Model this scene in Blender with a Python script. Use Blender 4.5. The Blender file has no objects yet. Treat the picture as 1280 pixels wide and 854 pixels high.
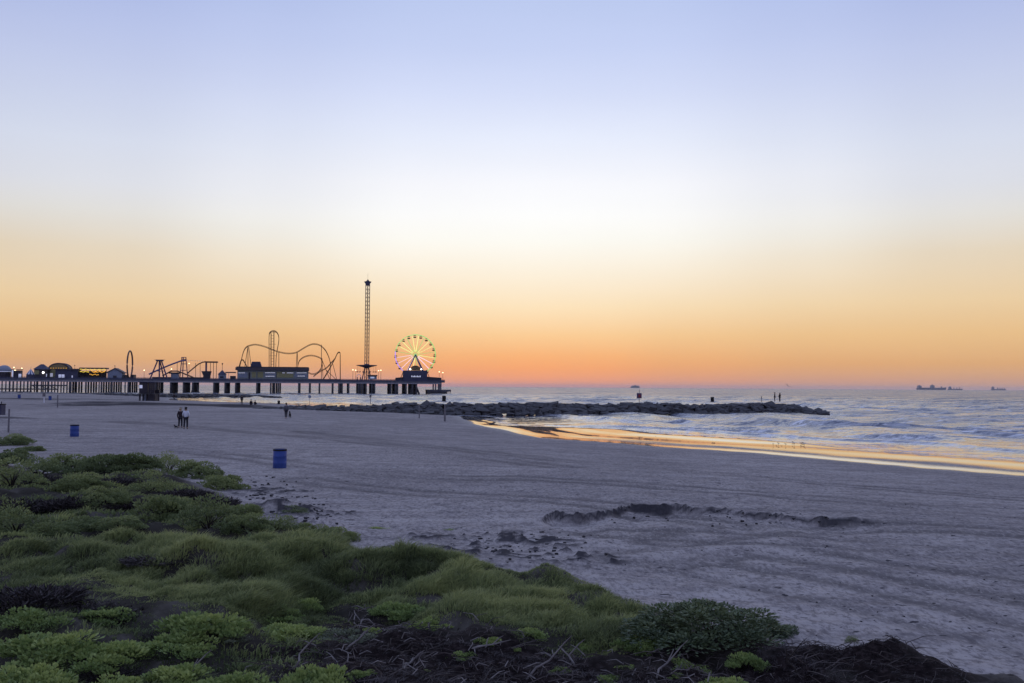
import bpy, bmesh, math, random
import numpy as np
from mathutils import Matrix, Vector

S = bpy.context.scene
COL = S.collection
R = math.radians
rnd = random.Random(7)
rng = np.random.default_rng(11)

# ------------------------------------------------------------------ camera
CAM_Z = 4.8
FPX = 1280 * 35 / 36
cam_d = bpy.data.cameras.new("camera")
cam_d.lens = 35; cam_d.sensor_width = 36; cam_d.clip_start = 0.3; cam_d.clip_end = 90000
cam = bpy.data.objects.new("camera", cam_d); COL.objects.link(cam)
CAM_M = Matrix.Translation((0, 0, CAM_Z)) @ Matrix.Rotation(R(90 + 2.62), 4, 'X') @ Matrix.Rotation(R(0.35), 4, 'Z')
cam.matrix_world = CAM_M
S.camera = cam

# ------------------------------------------------------------------ sky, sun, exposure
S.view_settings.view_transform = 'Standard'
S.view_settings.look = 'None'
S.view_settings.exposure = 0.0
S.view_settings.gamma = 1.0
S.render.engine = 'CYCLES'
S.cycles.use_denoising = True
S.cycles.max_bounces = 6
S.cycles.volume_bounces = 1
SUN_AZ = R(1.0)      # to the right of the +Y axis
SUN_EL = R(1.2)

def lin(c):
    return tuple(((v / 255) / 12.92 if v / 255 <= 0.04045 else ((v / 255 + 0.055) / 1.055) ** 2.4) for v in c) + (1.0,)

W = bpy.data.worlds.new("World"); S.world = W; W.use_nodes = True
nt = W.node_tree; nt.nodes.clear()
def wn(t, **k):
    n = nt.nodes.new(t)
    for a, b in k.items(): setattr(n, a, b)
    return n
def wmath(op, a, b=None, c=None):
    n = wn('ShaderNodeMath', operation=op)
    for i, v in enumerate((a, b, c)):
        if v is None: continue
        if isinstance(v, (int, float)): n.inputs[i].default_value = v
        else: nt.links.new(v, n.inputs[i])
    return n.outputs[0]
def wramp(fac, stops, interp='LINEAR'):
    n = wn('ShaderNodeValToRGB'); cr = n.color_ramp; cr.interpolation = interp
    while len(cr.elements) < len(stops): cr.elements.new(0.5)
    for e, (p, c) in zip(cr.elements, stops): e.position = p; e.color = c
    nt.links.new(fac, n.inputs[0]); return n.outputs[0]
tc = wn('ShaderNodeTexCoord'); sp = wn('ShaderNodeSeparateXYZ')
nt.links.new(tc.outputs['Generated'], sp.inputs[0])
elev = wmath('MAXIMUM', wmath('MULTIPLY', wmath('ARCSINE', sp.outputs[2]), 180 / math.pi / 90), 0.0)
pos = wmath('POWER', elev, 0.5)
hl = wmath('SQRT', wmath('MAXIMUM', wmath('ADD', wmath('MULTIPLY', sp.outputs[0], sp.outputs[0]), wmath('MULTIPLY', sp.outputs[1], sp.outputs[1])), 1e-6))
cosz = wmath('DIVIDE', wmath('ADD', wmath('MULTIPLY', sp.outputs[0], math.sin(SUN_AZ)), wmath('MULTIPLY', sp.outputs[1], math.cos(SUN_AZ))), hl)
azd = wmath('MULTIPLY', wmath('ARCCOSINE', wmath('MINIMUM', wmath('MAXIMUM', cosz, -1.0), 1.0)), 1 / math.pi)
def er(lst): return [((e / 90) ** 0.5, lin(c)) for e, c in lst]
sky_c = er([(0.0, (206, 148, 140)), (0.5, (247, 163, 118)), (1.1, (253, 170, 110)), (1.8, (254, 183, 120)), (3.0, (254, 207, 150)), (4.6, (255, 229, 189)),
            (6.6, (255, 243, 222)), (8.4, (255, 253, 245)), (9.8, (255, 255, 254)), (11.6, (249, 250, 255)), (14.1, (232, 238, 254)), (16.6, (214, 223, 250)),
            (19, (199, 211, 245)), (21.3, (190, 204, 241)), (30, (178, 192, 234)), (50, (168, 185, 231)), (90, (165, 182, 230))])
sky_s = er([(0.0, (190, 156, 148)), (0.5, (206, 160, 134)), (1.4, (222, 171, 120)), (3.0, (233, 192, 139)), (4.8, (234, 205, 162)),
            (7.3, (223, 206, 180)), (9.2, (219, 216, 211)), (10.8, (213, 216, 226)), (13, (208, 215, 233)), (17.3, (188, 198, 231)),
            (21.3, (168, 182, 227)), (30, (161, 176, 225)), (50, (164, 180, 229)), (90, (165, 182, 230))])
sky_b = er([(0.0, (128, 124, 150)), (3.0, (145, 138, 164)), (8, (160, 154, 186)), (16, (162, 166, 206)), (30, (160, 172, 218)), (50, (163, 178, 226)), (90, (165, 182, 230))])
c1 = wramp(pos, sky_c); c2 = wramp(pos, sky_s); c3 = wramp(pos, sky_b)
def wmix(f, a, b):
    m = wn('ShaderNodeMix', data_type='RGBA')
    nt.links.new(f, m.inputs['Factor']); nt.links.new(a, m.inputs['A']); nt.links.new(b, m.inputs['B'])
    return m.outputs['Result']
g = lambda v: (v, v, v, 1)
f1w = wramp(azd, [(0.0, g(0)), (0.035, g(.05)), (0.085, g(.45)), (0.125, g(.8)), (0.19, g(1))], 'EASE')
f1n = wramp(azd, [(0.0, g(0)), (0.02, g(.1)), (0.05, g(.5)), (0.09, g(.85)), (0.14, g(1))], 'EASE')
fe = wramp(elev, [(1.5 / 90, g(0)), (7.5 / 90, g(1))], 'EASE')
f1 = wmix(fe, f1n, f1w)
f2 = wramp(azd, [(0.16, g(0)), (0.8, g(1))], 'EASE')
skycol = wmix(f2, wmix(f1, c1, c2), c3)
# soft, barely visible high cirrus unevenness
nz = wn('ShaderNodeTexNoise'); nz.inputs['Scale'].default_value = 3.0; nz.inputs['Detail'].default_value = 4
mp = wn('ShaderNodeMapping'); mp.inputs['Scale'].default_value = (1, 1, 7)
nt.links.new(tc.outputs['Generated'], mp.inputs[0]); nt.links.new(mp.outputs[0], nz.inputs['Vector'])
vari = wmath('ADD', wmath('MULTIPLY', nz.outputs[0], 0.05), 0.975)
sc_ = wn('ShaderNodeVectorMath', operation='SCALE')
nt.links.new(skycol, sc_.inputs[0]); nt.links.new(vari, sc_.inputs['Scale'])
bg = wn('ShaderNodeBackground'); bg.inputs[1].default_value = 1.0
nt.links.new(sc_.outputs[0], bg.inputs[0])
out = wn('ShaderNodeOutputWorld'); nt.links.new(bg.outputs[0], out.inputs[0])

# the sun has set behind the sea: the afterglow of the sky is the only daylight

# ------------------------------------------------------------------ projection helpers
M3 = np.array(CAM_M.to_3x3())
def ray(px, py):
    d = M3 @ np.array([(px - 640) / FPX, (427 - py) / FPX, -1.0])
    return d
def G(px, py, z):
    d = ray(px, py); t = (z - CAM_Z) / d[2]
    return np.array([d[0] * t, d[1] * t, z])
def D(px, py, Y):
    d = ray(px, py); t = Y / d[1]
    return Vector((d[0] * t, Y, CAM_Z + d[2] * t))

# ------------------------------------------------------------------ numeric noise
_tab = np.random.default_rng(3).random((256, 256))
def vnoise(x, y, seed=0):
    x = np.asarray(x, float) + seed * 37.17; y = np.asarray(y, float) + seed * 91.7
    xi = np.floor(x).astype(int); yi = np.floor(y).astype(int)
    fx = x - xi; fy = y - yi
    fx = fx * fx * (3 - 2 * fx); fy = fy * fy * (3 - 2 * fy)
    a = _tab[xi & 255, yi & 255]; b = _tab[(xi + 1) & 255, yi & 255]
    c = _tab[xi & 255, (yi + 1) & 255]; d = _tab[(xi + 1) & 255, (yi + 1) & 255]
    return (a + (b - a) * fx) * (1 - fy) + (c + (d - c) * fx) * fy - 0.5
def fbm(x, y, seed=0, o=4):
    r = 0; a = 1.0
    for i in range(o):
        r = r + a * vnoise(x * 2 ** i, y * 2 ** i, seed + i); a *= 0.5
    return r
def sstep(a, b, x):
    t = np.clip((x - a) / (b - a), 0, 1); return t * t * (3 - 2 * t)

# ------------------------------------------------------------------ polygons
def seg_dist(x, y, pts, closed=True):
    best = np.full(x.shape, 1e18)
    n = len(pts)
    for i in range(n if closed else n - 1):
        ax, ay = pts[i]; bx, by = pts[(i + 1) % n]
        dx, dy = bx - ax, by - ay
        t = np.clip(((x - ax) * dx + (y - ay) * dy) / (dx * dx + dy * dy + 1e-12), 0, 1)
        best = np.minimum(best, (x - ax - t * dx) ** 2 + (y - ay - t * dy) ** 2)
    return np.sqrt(best)
def inside(x, y, pts):
    r = np.zeros(x.shape, bool); n = len(pts)
    for i in range(n):
        ax, ay = pts[i]; bx, by = pts[(i + 1) % n]
        if ay == by: continue
        c = ((ay > y) != (by > y)) & (x < (bx - ax) * (y - ay) / (by - ay) + ax)
        r ^= c
    return r
def sdist(x, y, pts):
    d = seg_dist(x, y, pts); return np.where(inside(x, y, pts), d, -d)
def wpoly(pp, z): return [tuple(G(px, py, z)[:2]) for px, py in pp]

SHORE = [(1400, -600), (120, -60), (54, 18), (38, 42)] + \
        wpoly([(1280, 593), (1140, 582), (1000, 570), (880, 561.5), (830, 558.5), (745, 551.5), (672, 546.5), (625, 537), (598, 530), (586, 525.5)], 0.12) + \
        [(-9, 160), (-22, 171), (-38, 195), (-50, 235), (-60, 262), (-72, 270), (-97, 283), (-112, 325), (-128, 372),
         (-150, 420), (-230, 500), (-330, 545), (-900, 560), (-900, -600)]
EDGE = [(-60, 548), (0, 566), (46, 590), (120, 586), (200, 584), (265, 598), (300, 618), (330, 645), (425, 664), (442, 680), (520, 698), (600, 717), (650, 722),
        (700, 718), (760, 732), (830, 757), (905, 770), (965, 780), (1000, 788), (1060, 802), (1165, 813), (1250, 831), (1345, 853), (1500, 905)]
DUNE = wpoly(EDGE, 1.55) + [(14, 4), (14, -12), (-60, -12), (-60, 40)]
SOILP = wpoly([(455, 738), (500, 765), (560, 775), (640, 782), (700, 790), (760, 800), (800, 790), (880, 796), (960, 782), (1000, 772), (1060, 786), (1140, 803),
               (1200, 818), (1290, 844), (1400, 935), (230, 950), (250, 850), (330, 808), (420, 780), (430, 750)], 1.9)
GRASSP = wpoly([(-30, 700), (60, 678), (150, 672), (300, 680), (370, 664), (440, 672), (490, 694), (545, 688), (600, 700), (650, 712), (700, 704), (770, 718),
                (820, 744), (850, 765), (810, 784), (760, 794), (700, 786), (640, 776), (560, 772), (500, 764), (455, 740), (430, 740), (420, 765), (380, 770), (240, 775),
                (200, 765), (130, 750), (110, 728), (60, 738), (-30, 742)], 1.9)
MOUNDS = [  # pixel centre, radius across (m), radius along (m), height
    (300, 712, 2.6, 1.3, .42), (205, 730, 1.5, .8, .20), (400, 690, 1.3, .9, .28), (610, 722, 1.7, .8, .24), (500, 715, 1.2, .8, .25), (582, 700, .9, .8, .22),
    (735, 722, 1.5, 1.0, .22), (800, 745, 1.0, .7, .28), (330, 672, 1.6, 1.2, .25), (120, 690, 2.5, 1.5, .15), (1040, 820, 1.7, 1.1, .20), (1150, 838, 1.2, .9, .14),
    (620, 795, .7, .4, .10), (760, 790, .8, .5, .12), (860, 800, .9, .5, .16), (140, 800, 1.6, 1.0, .2), (40, 620, 4, 3, .1), (250, 630, 2.2, 2.0, .14),
    (392, 641, .95, .55, .42), (338, 617, 1.0, .6, .40), (15, 558, 4.5, 2.2, .25), (640, 672, 1.3, .6, .10)]
MW = [(tuple(G(a, b, 1.75)[:2]), c, d, e) for a, b, c, d, e in MOUNDS]
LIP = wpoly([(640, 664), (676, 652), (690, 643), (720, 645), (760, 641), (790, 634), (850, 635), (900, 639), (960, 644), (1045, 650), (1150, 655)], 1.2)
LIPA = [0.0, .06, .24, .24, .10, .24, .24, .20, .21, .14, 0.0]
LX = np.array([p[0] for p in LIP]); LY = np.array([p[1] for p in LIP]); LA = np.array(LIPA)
FARM = [(197, 507, 19, 22, .30), (120, 504.8, 8, 14, .25), (75, 508, 3, 4, .3), (30, 500, 24, 8, .3), (420, 512, 20, 4, .35), (2, 528, 5, 4, .45), (315, 506, 8, 4, .5)]
FW = [(tuple(G(a, b, 1.1)[:2]), c, d, e) for a, b, c, d, e in FARM]

TRACKS = [wpoly(p, 1.15) for p in ([(1330, 646), (1000, 620), (700, 601), (450, 590), (200, 560)], [(1330, 708), (1060, 682), (900, 675), (760, 668)], [(1330, 782), (1120, 735), (960, 705)], [(700, 580), (400, 546), (150, 528)],
          [(1330, 612), (900, 585), (600, 561), (380, 535)], [(1330, 672), (1120, 660), (960, 664), (840, 680)], [(1330, 815), (1180, 775), (1040, 742), (900, 716)], [(1300, 740), (1100, 712), (930, 690), (790, 700)], [(900, 655), (700, 628), (500, 615), (380, 600)])]
def tracks(x, y):
    r = np.zeros_like(x); w = .16 + .006 * np.hypot(x, y)
    for i, p in enumerate(TRACKS):
        q = [tuple(v) for v in catmull([(a, b, 0) for a, b in p], 8)]; d = seg_dist(x, y, [(a[0], a[1]) for a in q], False) + .25 * vnoise(x / 3, y / 3, 60 + i)
        r = np.maximum(r, np.exp(-((d - .75) / w) ** 2) * np.clip(.8 + 1.4 * vnoise(x / 5, y / 5, 70 + i), 0, 1))
    return r
def catmull(p, n=6):
    p = [Vector(q) for q in p]; r = []
    for i in range(len(p) - 1):
        a, b, c, d = p[max(i - 1, 0)], p[i], p[i + 1], p[min(i + 2, len(p) - 1)]
        for k in range(n):
            t = k / n
            r.append(.5 * ((2 * b) + (c - a) * t + (2 * a - 5 * b + 4 * c - d) * t * t + (3 * b - a - 3 * c + d) * t ** 3))
    r.append(p[-1]); return r
def wetw(y): return 11.5 + 5 * sstep(78, 90, y) - 13.5 * sstep(108, 128, y)      # width of the wet flat
def terrain(x, y, full=False):
    x = np.asarray(x, float); y = np.asarray(y, float)
    s = sdist(x, y, SHORE) + 1.4 * vnoise(x / 9, y / 9, 1) * sstep(0, 10, np.abs(y - 57) * 0 + 10)
    land = 0.05 + 0.032 * np.minimum(s, 8) + 0.90 * sstep(4, 34, s)
    wf = wetw(y)
    sea = np.where(s > -wf + 3, .05 - .015 * np.maximum(s, -(wf - 3)), .05 + .015 * (wf - 3) + (.05 + .015 * (wf - 3)) / 3 * np.maximum(s + wf - 3, -9))
    sea = np.where(s < -wf - 6, sea + .03 * (s + wf + 6), sea)
    z = np.where(s > 0, land, np.maximum(sea, -3.0))
    dry = sstep(2, 16, s)
    z = z + dry * (0.10 * fbm(x / 11, y / 11, 2, 3) + 0.045 * fbm(x / 1.9, y / 1.3, 5, 3))
    near = sstep(75, 25, np.hypot(x, y))
    z = z + dry * near * 0.03 * (fbm(x / .42, y / .34, 9, 2)) 
    wrack_shade = np.zeros_like(x)
    # erosion ledge: the sand breaks down towards the dune along a crooked lip
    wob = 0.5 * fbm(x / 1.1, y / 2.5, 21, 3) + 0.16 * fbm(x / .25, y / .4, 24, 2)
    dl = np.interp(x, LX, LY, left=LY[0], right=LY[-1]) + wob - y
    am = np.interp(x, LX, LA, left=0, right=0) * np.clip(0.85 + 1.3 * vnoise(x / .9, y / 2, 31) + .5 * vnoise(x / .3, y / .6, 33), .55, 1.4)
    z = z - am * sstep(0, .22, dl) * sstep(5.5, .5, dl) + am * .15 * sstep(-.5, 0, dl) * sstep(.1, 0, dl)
    wrack_shade = np.maximum(wrack_shade, sstep(.04, .10, am) * sstep(-.10, .02, dl) * sstep(.34, .16, dl + .2 * vnoise(x / .35, y / .35, 41)))  # ledge face: the shade under the lip is painted in as a dark band
    # dune
    e = sdist(x, y, DUNE) + 0.40 * fbm(x / 1.6, y / 1.6, 8, 4) + .15 * vnoise(x / .3, y / .3, 12)
    dm = sstep(-0.4, 1.6, e)
    z = z + dm * (0.22 + 0.36 * (1 - np.exp(-np.maximum(e, 0) / 4.0)) + 0.16 * fbm(x / 2.2, y / 2.2, 13, 3) + .14 * fbm(x / .9, y / .9, 15, 2))
    z = z + dm * 0.10 * fbm(x / .42, y / .42, 17, 3) + dm * .05 * vnoise(x / .11, y / .11, 18)
    lump = np.abs(vnoise(x / 1.25 + .4 * vnoise(x / .6, y / .6, 46), y / .95 + .4 * vnoise(x / .6, y / .6, 47), 45))
    z = z + dm * .55 * lump * sstep(.5, -.6, sdist(x, y, SOILP))
    z = z + dm * sstep(-.3, .5, sdist(x, y, SOILP)) * (.16 * np.abs(vnoise(x / .5, y / .4, 48)) + .10 * np.abs(vnoise(x / .19, y / .17, 49)))
    for (cx, cy), a, b, h in MW:
        q = ((x - cx) / a) ** 2 + ((y - cy) / b) ** 2
        z = z + h * np.exp(-q) * (0.85 + .5 * vnoise(x / .8, y / .8, 19))
    for k, ((cx, cy), a, b, h) in enumerate(FW):
        q = ((x - cx) / a) ** 2 + ((y - cy) / b) ** 2
        z = z + h * np.exp(-q)
        if k not in (4,):
            wrack_shade = np.maximum(wrack_shade, sstep(.30, .75, np.exp(-q) + .55 * fbm(x / 6, y / 4, 51, 3)) * (.8 if k else 1))
    if full == 'lump': return z, lump
    if not full: return z
    # clods of dark sand by the drum and below the ledge
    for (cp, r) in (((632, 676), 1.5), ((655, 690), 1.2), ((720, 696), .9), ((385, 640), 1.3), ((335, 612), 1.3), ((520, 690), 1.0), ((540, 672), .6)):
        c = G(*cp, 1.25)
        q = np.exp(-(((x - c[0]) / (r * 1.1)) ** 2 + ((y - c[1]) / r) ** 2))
        wrack_shade = np.maximum(wrack_shade, sstep(.06, .22, vnoise(x / .33, y / .26, 61) + .6 * vnoise(x / .13, y / .11, 63)) * sstep(.15, .5, q))
    soil = sstep(-.5, .7, sdist(x, y, SOILP) + .8 * fbm(x / .9, y / .9, 71, 3)) * dm
    sandy = dm * sstep(.36, .50, fbm(x / 1.2, y / .8, 77, 3))
    soil = soil * (1 - .6 * sandy)
    return z, s, wrack_shade, soil, dm
def tz(x, y): return float(terrain(np.array([x]), np.array([y]))[0])
_T = np.concatenate([np.arange(5, 60, .05), np.arange(60, 420, .5)])
def ong(px, py):
    d = ray(px, py); h = math.hypot(d[0], d[1])
    xs = _T * d[0] / h; ys = _T * d[1] / h; zs = CAM_Z + _T * d[2] / h
    tt = np.maximum(terrain(xs, ys), 0.0)
    k = np.argmax(zs <= tt)
    if not (zs <= tt).any(): k = len(_T) - 1
    return Vector((xs[k], ys[k], tt[k]))

# ------------------------------------------------------------------ materials
def mat(name, build):
    m = bpy.data.materials.new(name); m.use_nodes = True
    t = m.node_tree; t.nodes.clear()
    N = lambda ty, **k: _set(t.nodes.new(ty), k)
    L = t.links.new
    o = N('ShaderNodeOutputMaterial')
    L(build(N, L), o.inputs[0]); return m
def _set(n, k):
    for a, b in k.items():
        if a.startswith('i_'): n.inputs[a[2:].replace('_', ' ')].default_value = b
        else: setattr(n, a, b)
    return n
def ramp(N, L, fac, stops, interp='LINEAR'):
    n = N('ShaderNodeValToRGB'); cr = n.color_ramp; cr.interpolation = interp
    while len(cr.elements) < len(stops): cr.elements.new(.5)
    for e, (p, c) in zip(cr.elements, stops):
        e.position = p; e.color = c if len(c) == 4 else tuple(c) + (1,)
    L(fac, n.inputs[0]); return n.outputs[0]
def noise(N, L, scale, detail=4, rough=.55, co=None, map_scale=None):
    n = N('ShaderNodeTexNoise'); n.inputs['Scale'].default_value = scale; n.inputs['Detail'].default_value = detail; n.inputs['Roughness'].default_value = rough
    if co is None: co = N('ShaderNodeTexCoord').outputs['Object']
    if map_scale:
        m = N('ShaderNodeMapping'); m.inputs['Scale'].default_value = map_scale; L(co, m.inputs[0]); co = m.outputs[0]
    L(co, n.inputs['Vector']); return n.outputs[0]
def mix(N, L, f, a, b):
    m = N('ShaderNodeMix', data_type='RGBA')
    for v, s in ((f, 'Factor'), (a, 'A'), (b, 'B')):
        if hasattr(v, 'is_linked'): L(v, m.inputs[s])
        else: m.inputs[s].default_value = v if isinstance(v, (int, float)) else (tuple(v) + (1,) if len(v) == 3 else v)
    return m.outputs['Result']
def mth(N, L, op, a, b=None, c=None, clamp=False):
    n = N('ShaderNodeMath', operation=op); n.use_clamp = clamp
    for i, v in enumerate((a, b, c)):
        if v is None: continue
        if isinstance(v, (int, float)): n.inputs[i].default_value = v
        else: L(v, n.inputs[i])
    return n.outputs[0]
def attr(N, name): 
    return N('ShaderNodeAttribute', attribute_name=name).outputs['Fac']
def smoothn(N, L, v, a, b):
    n = N('ShaderNodeMapRange', interpolation_type='SMOOTHSTEP')
    L(v, n.inputs[0]); n.inputs[1].default_value = a; n.inputs[2].default_value = b
    return n.outputs[0]
def bump(N, L, h, strength, dist, normal=None):
    b = N('ShaderNodeBump'); b.inputs['Strength'].default_value = strength; b.inputs['Distance'].default_value = dist
    L(h, b.inputs['Height'])
    if normal is not None: L(normal, b.inputs['Normal'])
    return b.outputs[0]

def jitter(N, L, co, layers):
    acc = None
    for sc, k, ms in layers:
        n = N('ShaderNodeTexNoise'); n.inputs['Scale'].default_value = sc; n.inputs['Detail'].default_value = 3
        m = N('ShaderNodeMapping'); m.inputs['Scale'].default_value = ms; L(co, m.inputs[0]); L(m.outputs[0], n.inputs['Vector'])
        a = N('ShaderNodeVectorMath', operation='SUBTRACT'); L(n.outputs['Color'], a.inputs[0]); a.inputs[1].default_value = (.5, .5, .5)
        b = N('ShaderNodeVectorMath', operation='SCALE'); L(a.outputs[0], b.inputs[0])
        if isinstance(k, (int, float)): b.inputs['Scale'].default_value = k
        else: L(k, b.inputs['Scale'])
        if acc is None: acc = b.outputs[0]
        else:
            d = N('ShaderNodeVectorMath', operation='ADD'); L(acc, d.inputs[0]); L(b.outputs[0], d.inputs[1]); acc = d.outputs[0]
    g = N('ShaderNodeNewGeometry')
    m = N('ShaderNodeVectorMath', operation='MULTIPLY'); L(acc, m.inputs[0]); m.inputs[1].default_value = (1, 1, 0)
    d = N('ShaderNodeVectorMath', operation='ADD'); L(g.outputs['Normal'], d.inputs[0]); L(m.outputs[0], d.inputs[1])
    e = N('ShaderNodeVectorMath', operation='NORMALIZE'); L(d.outputs[0], e.inputs[0]); return e.outputs[0]

def plain(name, col, rough=.7, var=.25, scale=1.5, metal=0.0):
    def b(N, L):
        p = N('ShaderNodeBsdfPrincipled'); p.inputs['Roughness'].default_value = rough; p.inputs['Metallic'].default_value = metal; p.inputs['Specular IOR Level'].default_value = .2
        n = noise(N, L, scale, 5)
        lo = tuple(v * (1 - var) for v in col); hi = tuple(min(1, v * (1 + var)) for v in col)
        L(ramp(N, L, n, [(.3, lo), (.7, hi)]), p.inputs['Base Color'])
        L(bump(N, L, noise(N, L, scale * 6, 3), .2, .02), p.inputs['Normal'])
        return p.outputs[0]
    return mat(name, b)
def glow(name, col, strength):
    def b(N, L):
        p = N('ShaderNodeBsdfPrincipled'); p.inputs['Base Color'].default_value = tuple(col) + (1,)
        p.inputs['Emission Color'].default_value = tuple(col) + (1,); p.inputs['Emission Strength'].default_value = strength
        return p.outputs[0]
    return mat(name, b)

def sand_b(N, L):
    co = N('ShaderNodeTexCoord').outputs['Object']
    s = attr(N, 'shore'); wr = attr(N, 'wrack_shade'); so = attr(N, 'soil'); du = attr(N, 'dune')
    big = noise(N, L, .10, 5, .6, co, (1, .55, 1)); mid = noise(N, L, .9, 5, .6, co); fine = noise(N, L, 5.5, 5, .7, co, (1, .7, 1))
    base = ramp(N, L, big, [(.30, (.25, .225, .213)), (.48, (.33, .296, .278)), (.68, (.43, .388, .362))])
    base = mix(N, L, mth(N, L, 'MULTIPLY', smoothn(N, L, mid, .42, .68), .7), base, (.20, .178, .172))
    base = mix(N, L, mth(N, L, 'MULTIPLY', smoothn(N, L, fine, .50, .66), .8), base, (.14, .125, .122))
    base = mix(N, L, mth(N, L, 'MULTIPLY', smoothn(N, L, fine, .46, .32), .6), base, (.43, .39, .365))
    st = noise(N, L, .55, 4, .6, co, (.16, 1.5, 1))
    base = mix(N, L, mth(N, L, 'MULTIPLY', smoothn(N, L, st, .54, .68), .5), base, (.15, .135, .132))
    base = mix(N, L, mth(N, L, 'MULTIPLY', smoothn(N, L, st, .45, .32), .55), base, (.44, .40, .375))
    base = mix(N, L, mth(N, L, 'MULTIPLY', attr(N, 'track'), .8), base, (.12, .108, .104))
    gr = noise(N, L, 12, 3, .75, co, (1, .38, 1))
    base = mix(N, L, mth(N, L, 'MULTIPLY', smoothn(N, L, gr, .50, .62), .55), base, (.135, .12, .117))
    base = mix(N, L, mth(N, L, 'MULTIPLY', smoothn(N, L, gr, .46, .36), .45), base, (.42, .38, .355))
    sk = noise(N, L, 4.2, 2, .5, co, (1, 1.3, 1))
    base = mix(N, L, smoothn(N, L, sk, .66, .71), base, (.05, .047, .052))
    base = mix(N, L, mth(N, L, 'MULTIPLY', wr, .9), base, ramp(N, L, fine, [(.3, (.014, .014, .018)), (.7, (.05, .047, .054))]))  # dark seaweed colour, which also paints the shade on the ledge face
    ground = ramp(N, L, mid, [(.35, (.022, .02, .016)), (.62, (.055, .05, .040))])
    base = mix(N, L, mth(N, L, 'MULTIPLY', du, mth(N, L, 'ADD', .88, mth(N, L, 'MULTIPLY', smoothn(N, L, mid, .6, .5), .10))), base, ground)
    soilc = ramp(N, L, noise(N, L, 11, 5, .7, co), [(.32, (.006, .0045, .005)), (.52, (.017, .0125, .0125)), (.70, (.050, .038, .036))])
    base = mix(N, L, so, base, soilc)
    # wetness: bands left by the swash
    wob = mth(N, L, 'MULTIPLY', mth(N, L, 'SUBTRACT', noise(N, L, .07, 3, .5, co), .5), 7.0)
    sw = mth(N, L, 'ADD', s, wob)
    x = N('ShaderNodeSeparateXYZ'); L(co, x.inputs[0])
    sn = mth(N, L, 'ADD', s, mth(N, L, 'MULTIPLY', mth(N, L, 'SUBTRACT', noise(N, L, .35, 4, .6, co), .5), 1.6))
    film_edge = mth(N, L, 'MULTIPLY', smoothn(N, L, sn, .2, -.6), smoothn(N, L, sn, -3.0, -1.2))
    film_low = smoothn(N, L, sw, -3.0, -5.0)
    left = smoothn(N, L, mth(N, L, 'SUBTRACT', x.outputs[0], mth(N, L, 'MULTIPLY', wob, 2.0)), 16, 4)
    film_left = mth(N, L, 'MULTIPLY', left, smoothn(N, L, s, .15, -.3))
    film = mth(N, L, 'MAXIMUM', mth(N, L, 'MAXIMUM', film_edge, film_low), film_left)
    film = mth(N, L, 'MULTIPLY', film, smoothn(N, L, x.outputs[1], 400, 300))
    damp = smoothn(N, L, s, 3.0, -.2)
    base = mix(N, L, mth(N, L, 'MULTIPLY', damp, .45), base, (.15, .142, .148))
    p = N('ShaderNodeBsdfPrincipled')
    L(base, p.inputs['Base Color'])
    p.inputs['IOR'].default_value = 1.4
    L(mth(N, L, 'SUBTRACT', .92, mth(N, L, 'MULTIPLY', damp, .42)), p.inputs['Roughness'])
    L(mth(N, L, 'ADD', .015, mth(N, L, 'MULTIPLY', damp, .2)), p.inputs['Specular IOR Level'])
    L(jitter(N, L, co, [(2.2, .9, (1, 1, 1)), (7, .8, (1, 1, 1))]), p.inputs['Normal'])
    w = N('ShaderNodeBsdfPrincipled'); w.inputs['Base Color'].default_value = (.05, .048, .05, 1)
    w.inputs['Roughness'].default_value = .05; w.inputs['IOR'].default_value = 1.9
    L(jitter(N, L, co, [(.09, .10, (1, 1, 1)), (.6, .05, (1, 1, 1))]), w.inputs['Normal'])
    gl = N('ShaderNodeBsdfGlossy'); gl.inputs['Roughness'].default_value = .04
    sv = N('ShaderNodeCombineXYZ'); L(mth(N, L, 'MULTIPLY', s, .30), sv.inputs[0]); L(mth(N, L, 'MULTIPLY', x.outputs[1], .035), sv.inputs[1])
    nn = jitter(N, L, sv.outputs[0], [(1.0, .17, (1, 1, 1))]); L(nn, gl.inputs['Normal'])
    lw = N('ShaderNodeLayerWeight'); lw.inputs[0].default_value = .5; L(nn, lw.inputs['Normal'])
    wet = N('ShaderNodeMixShader'); L(mth(N, L, 'POWER', lw.outputs['Facing'], 1.0), wet.inputs[0]); L(w.outputs[0], wet.inputs[1]); L(gl.outputs[0], wet.inputs[2])
    ms = N('ShaderNodeMixShader'); L(film, ms.inputs[0]); L(p.outputs[0], ms.inputs[1]); L(wet.outputs[0], ms.inputs[2])
    return ms.outputs[0]
M_SAND = mat('sand', sand_b)

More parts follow.
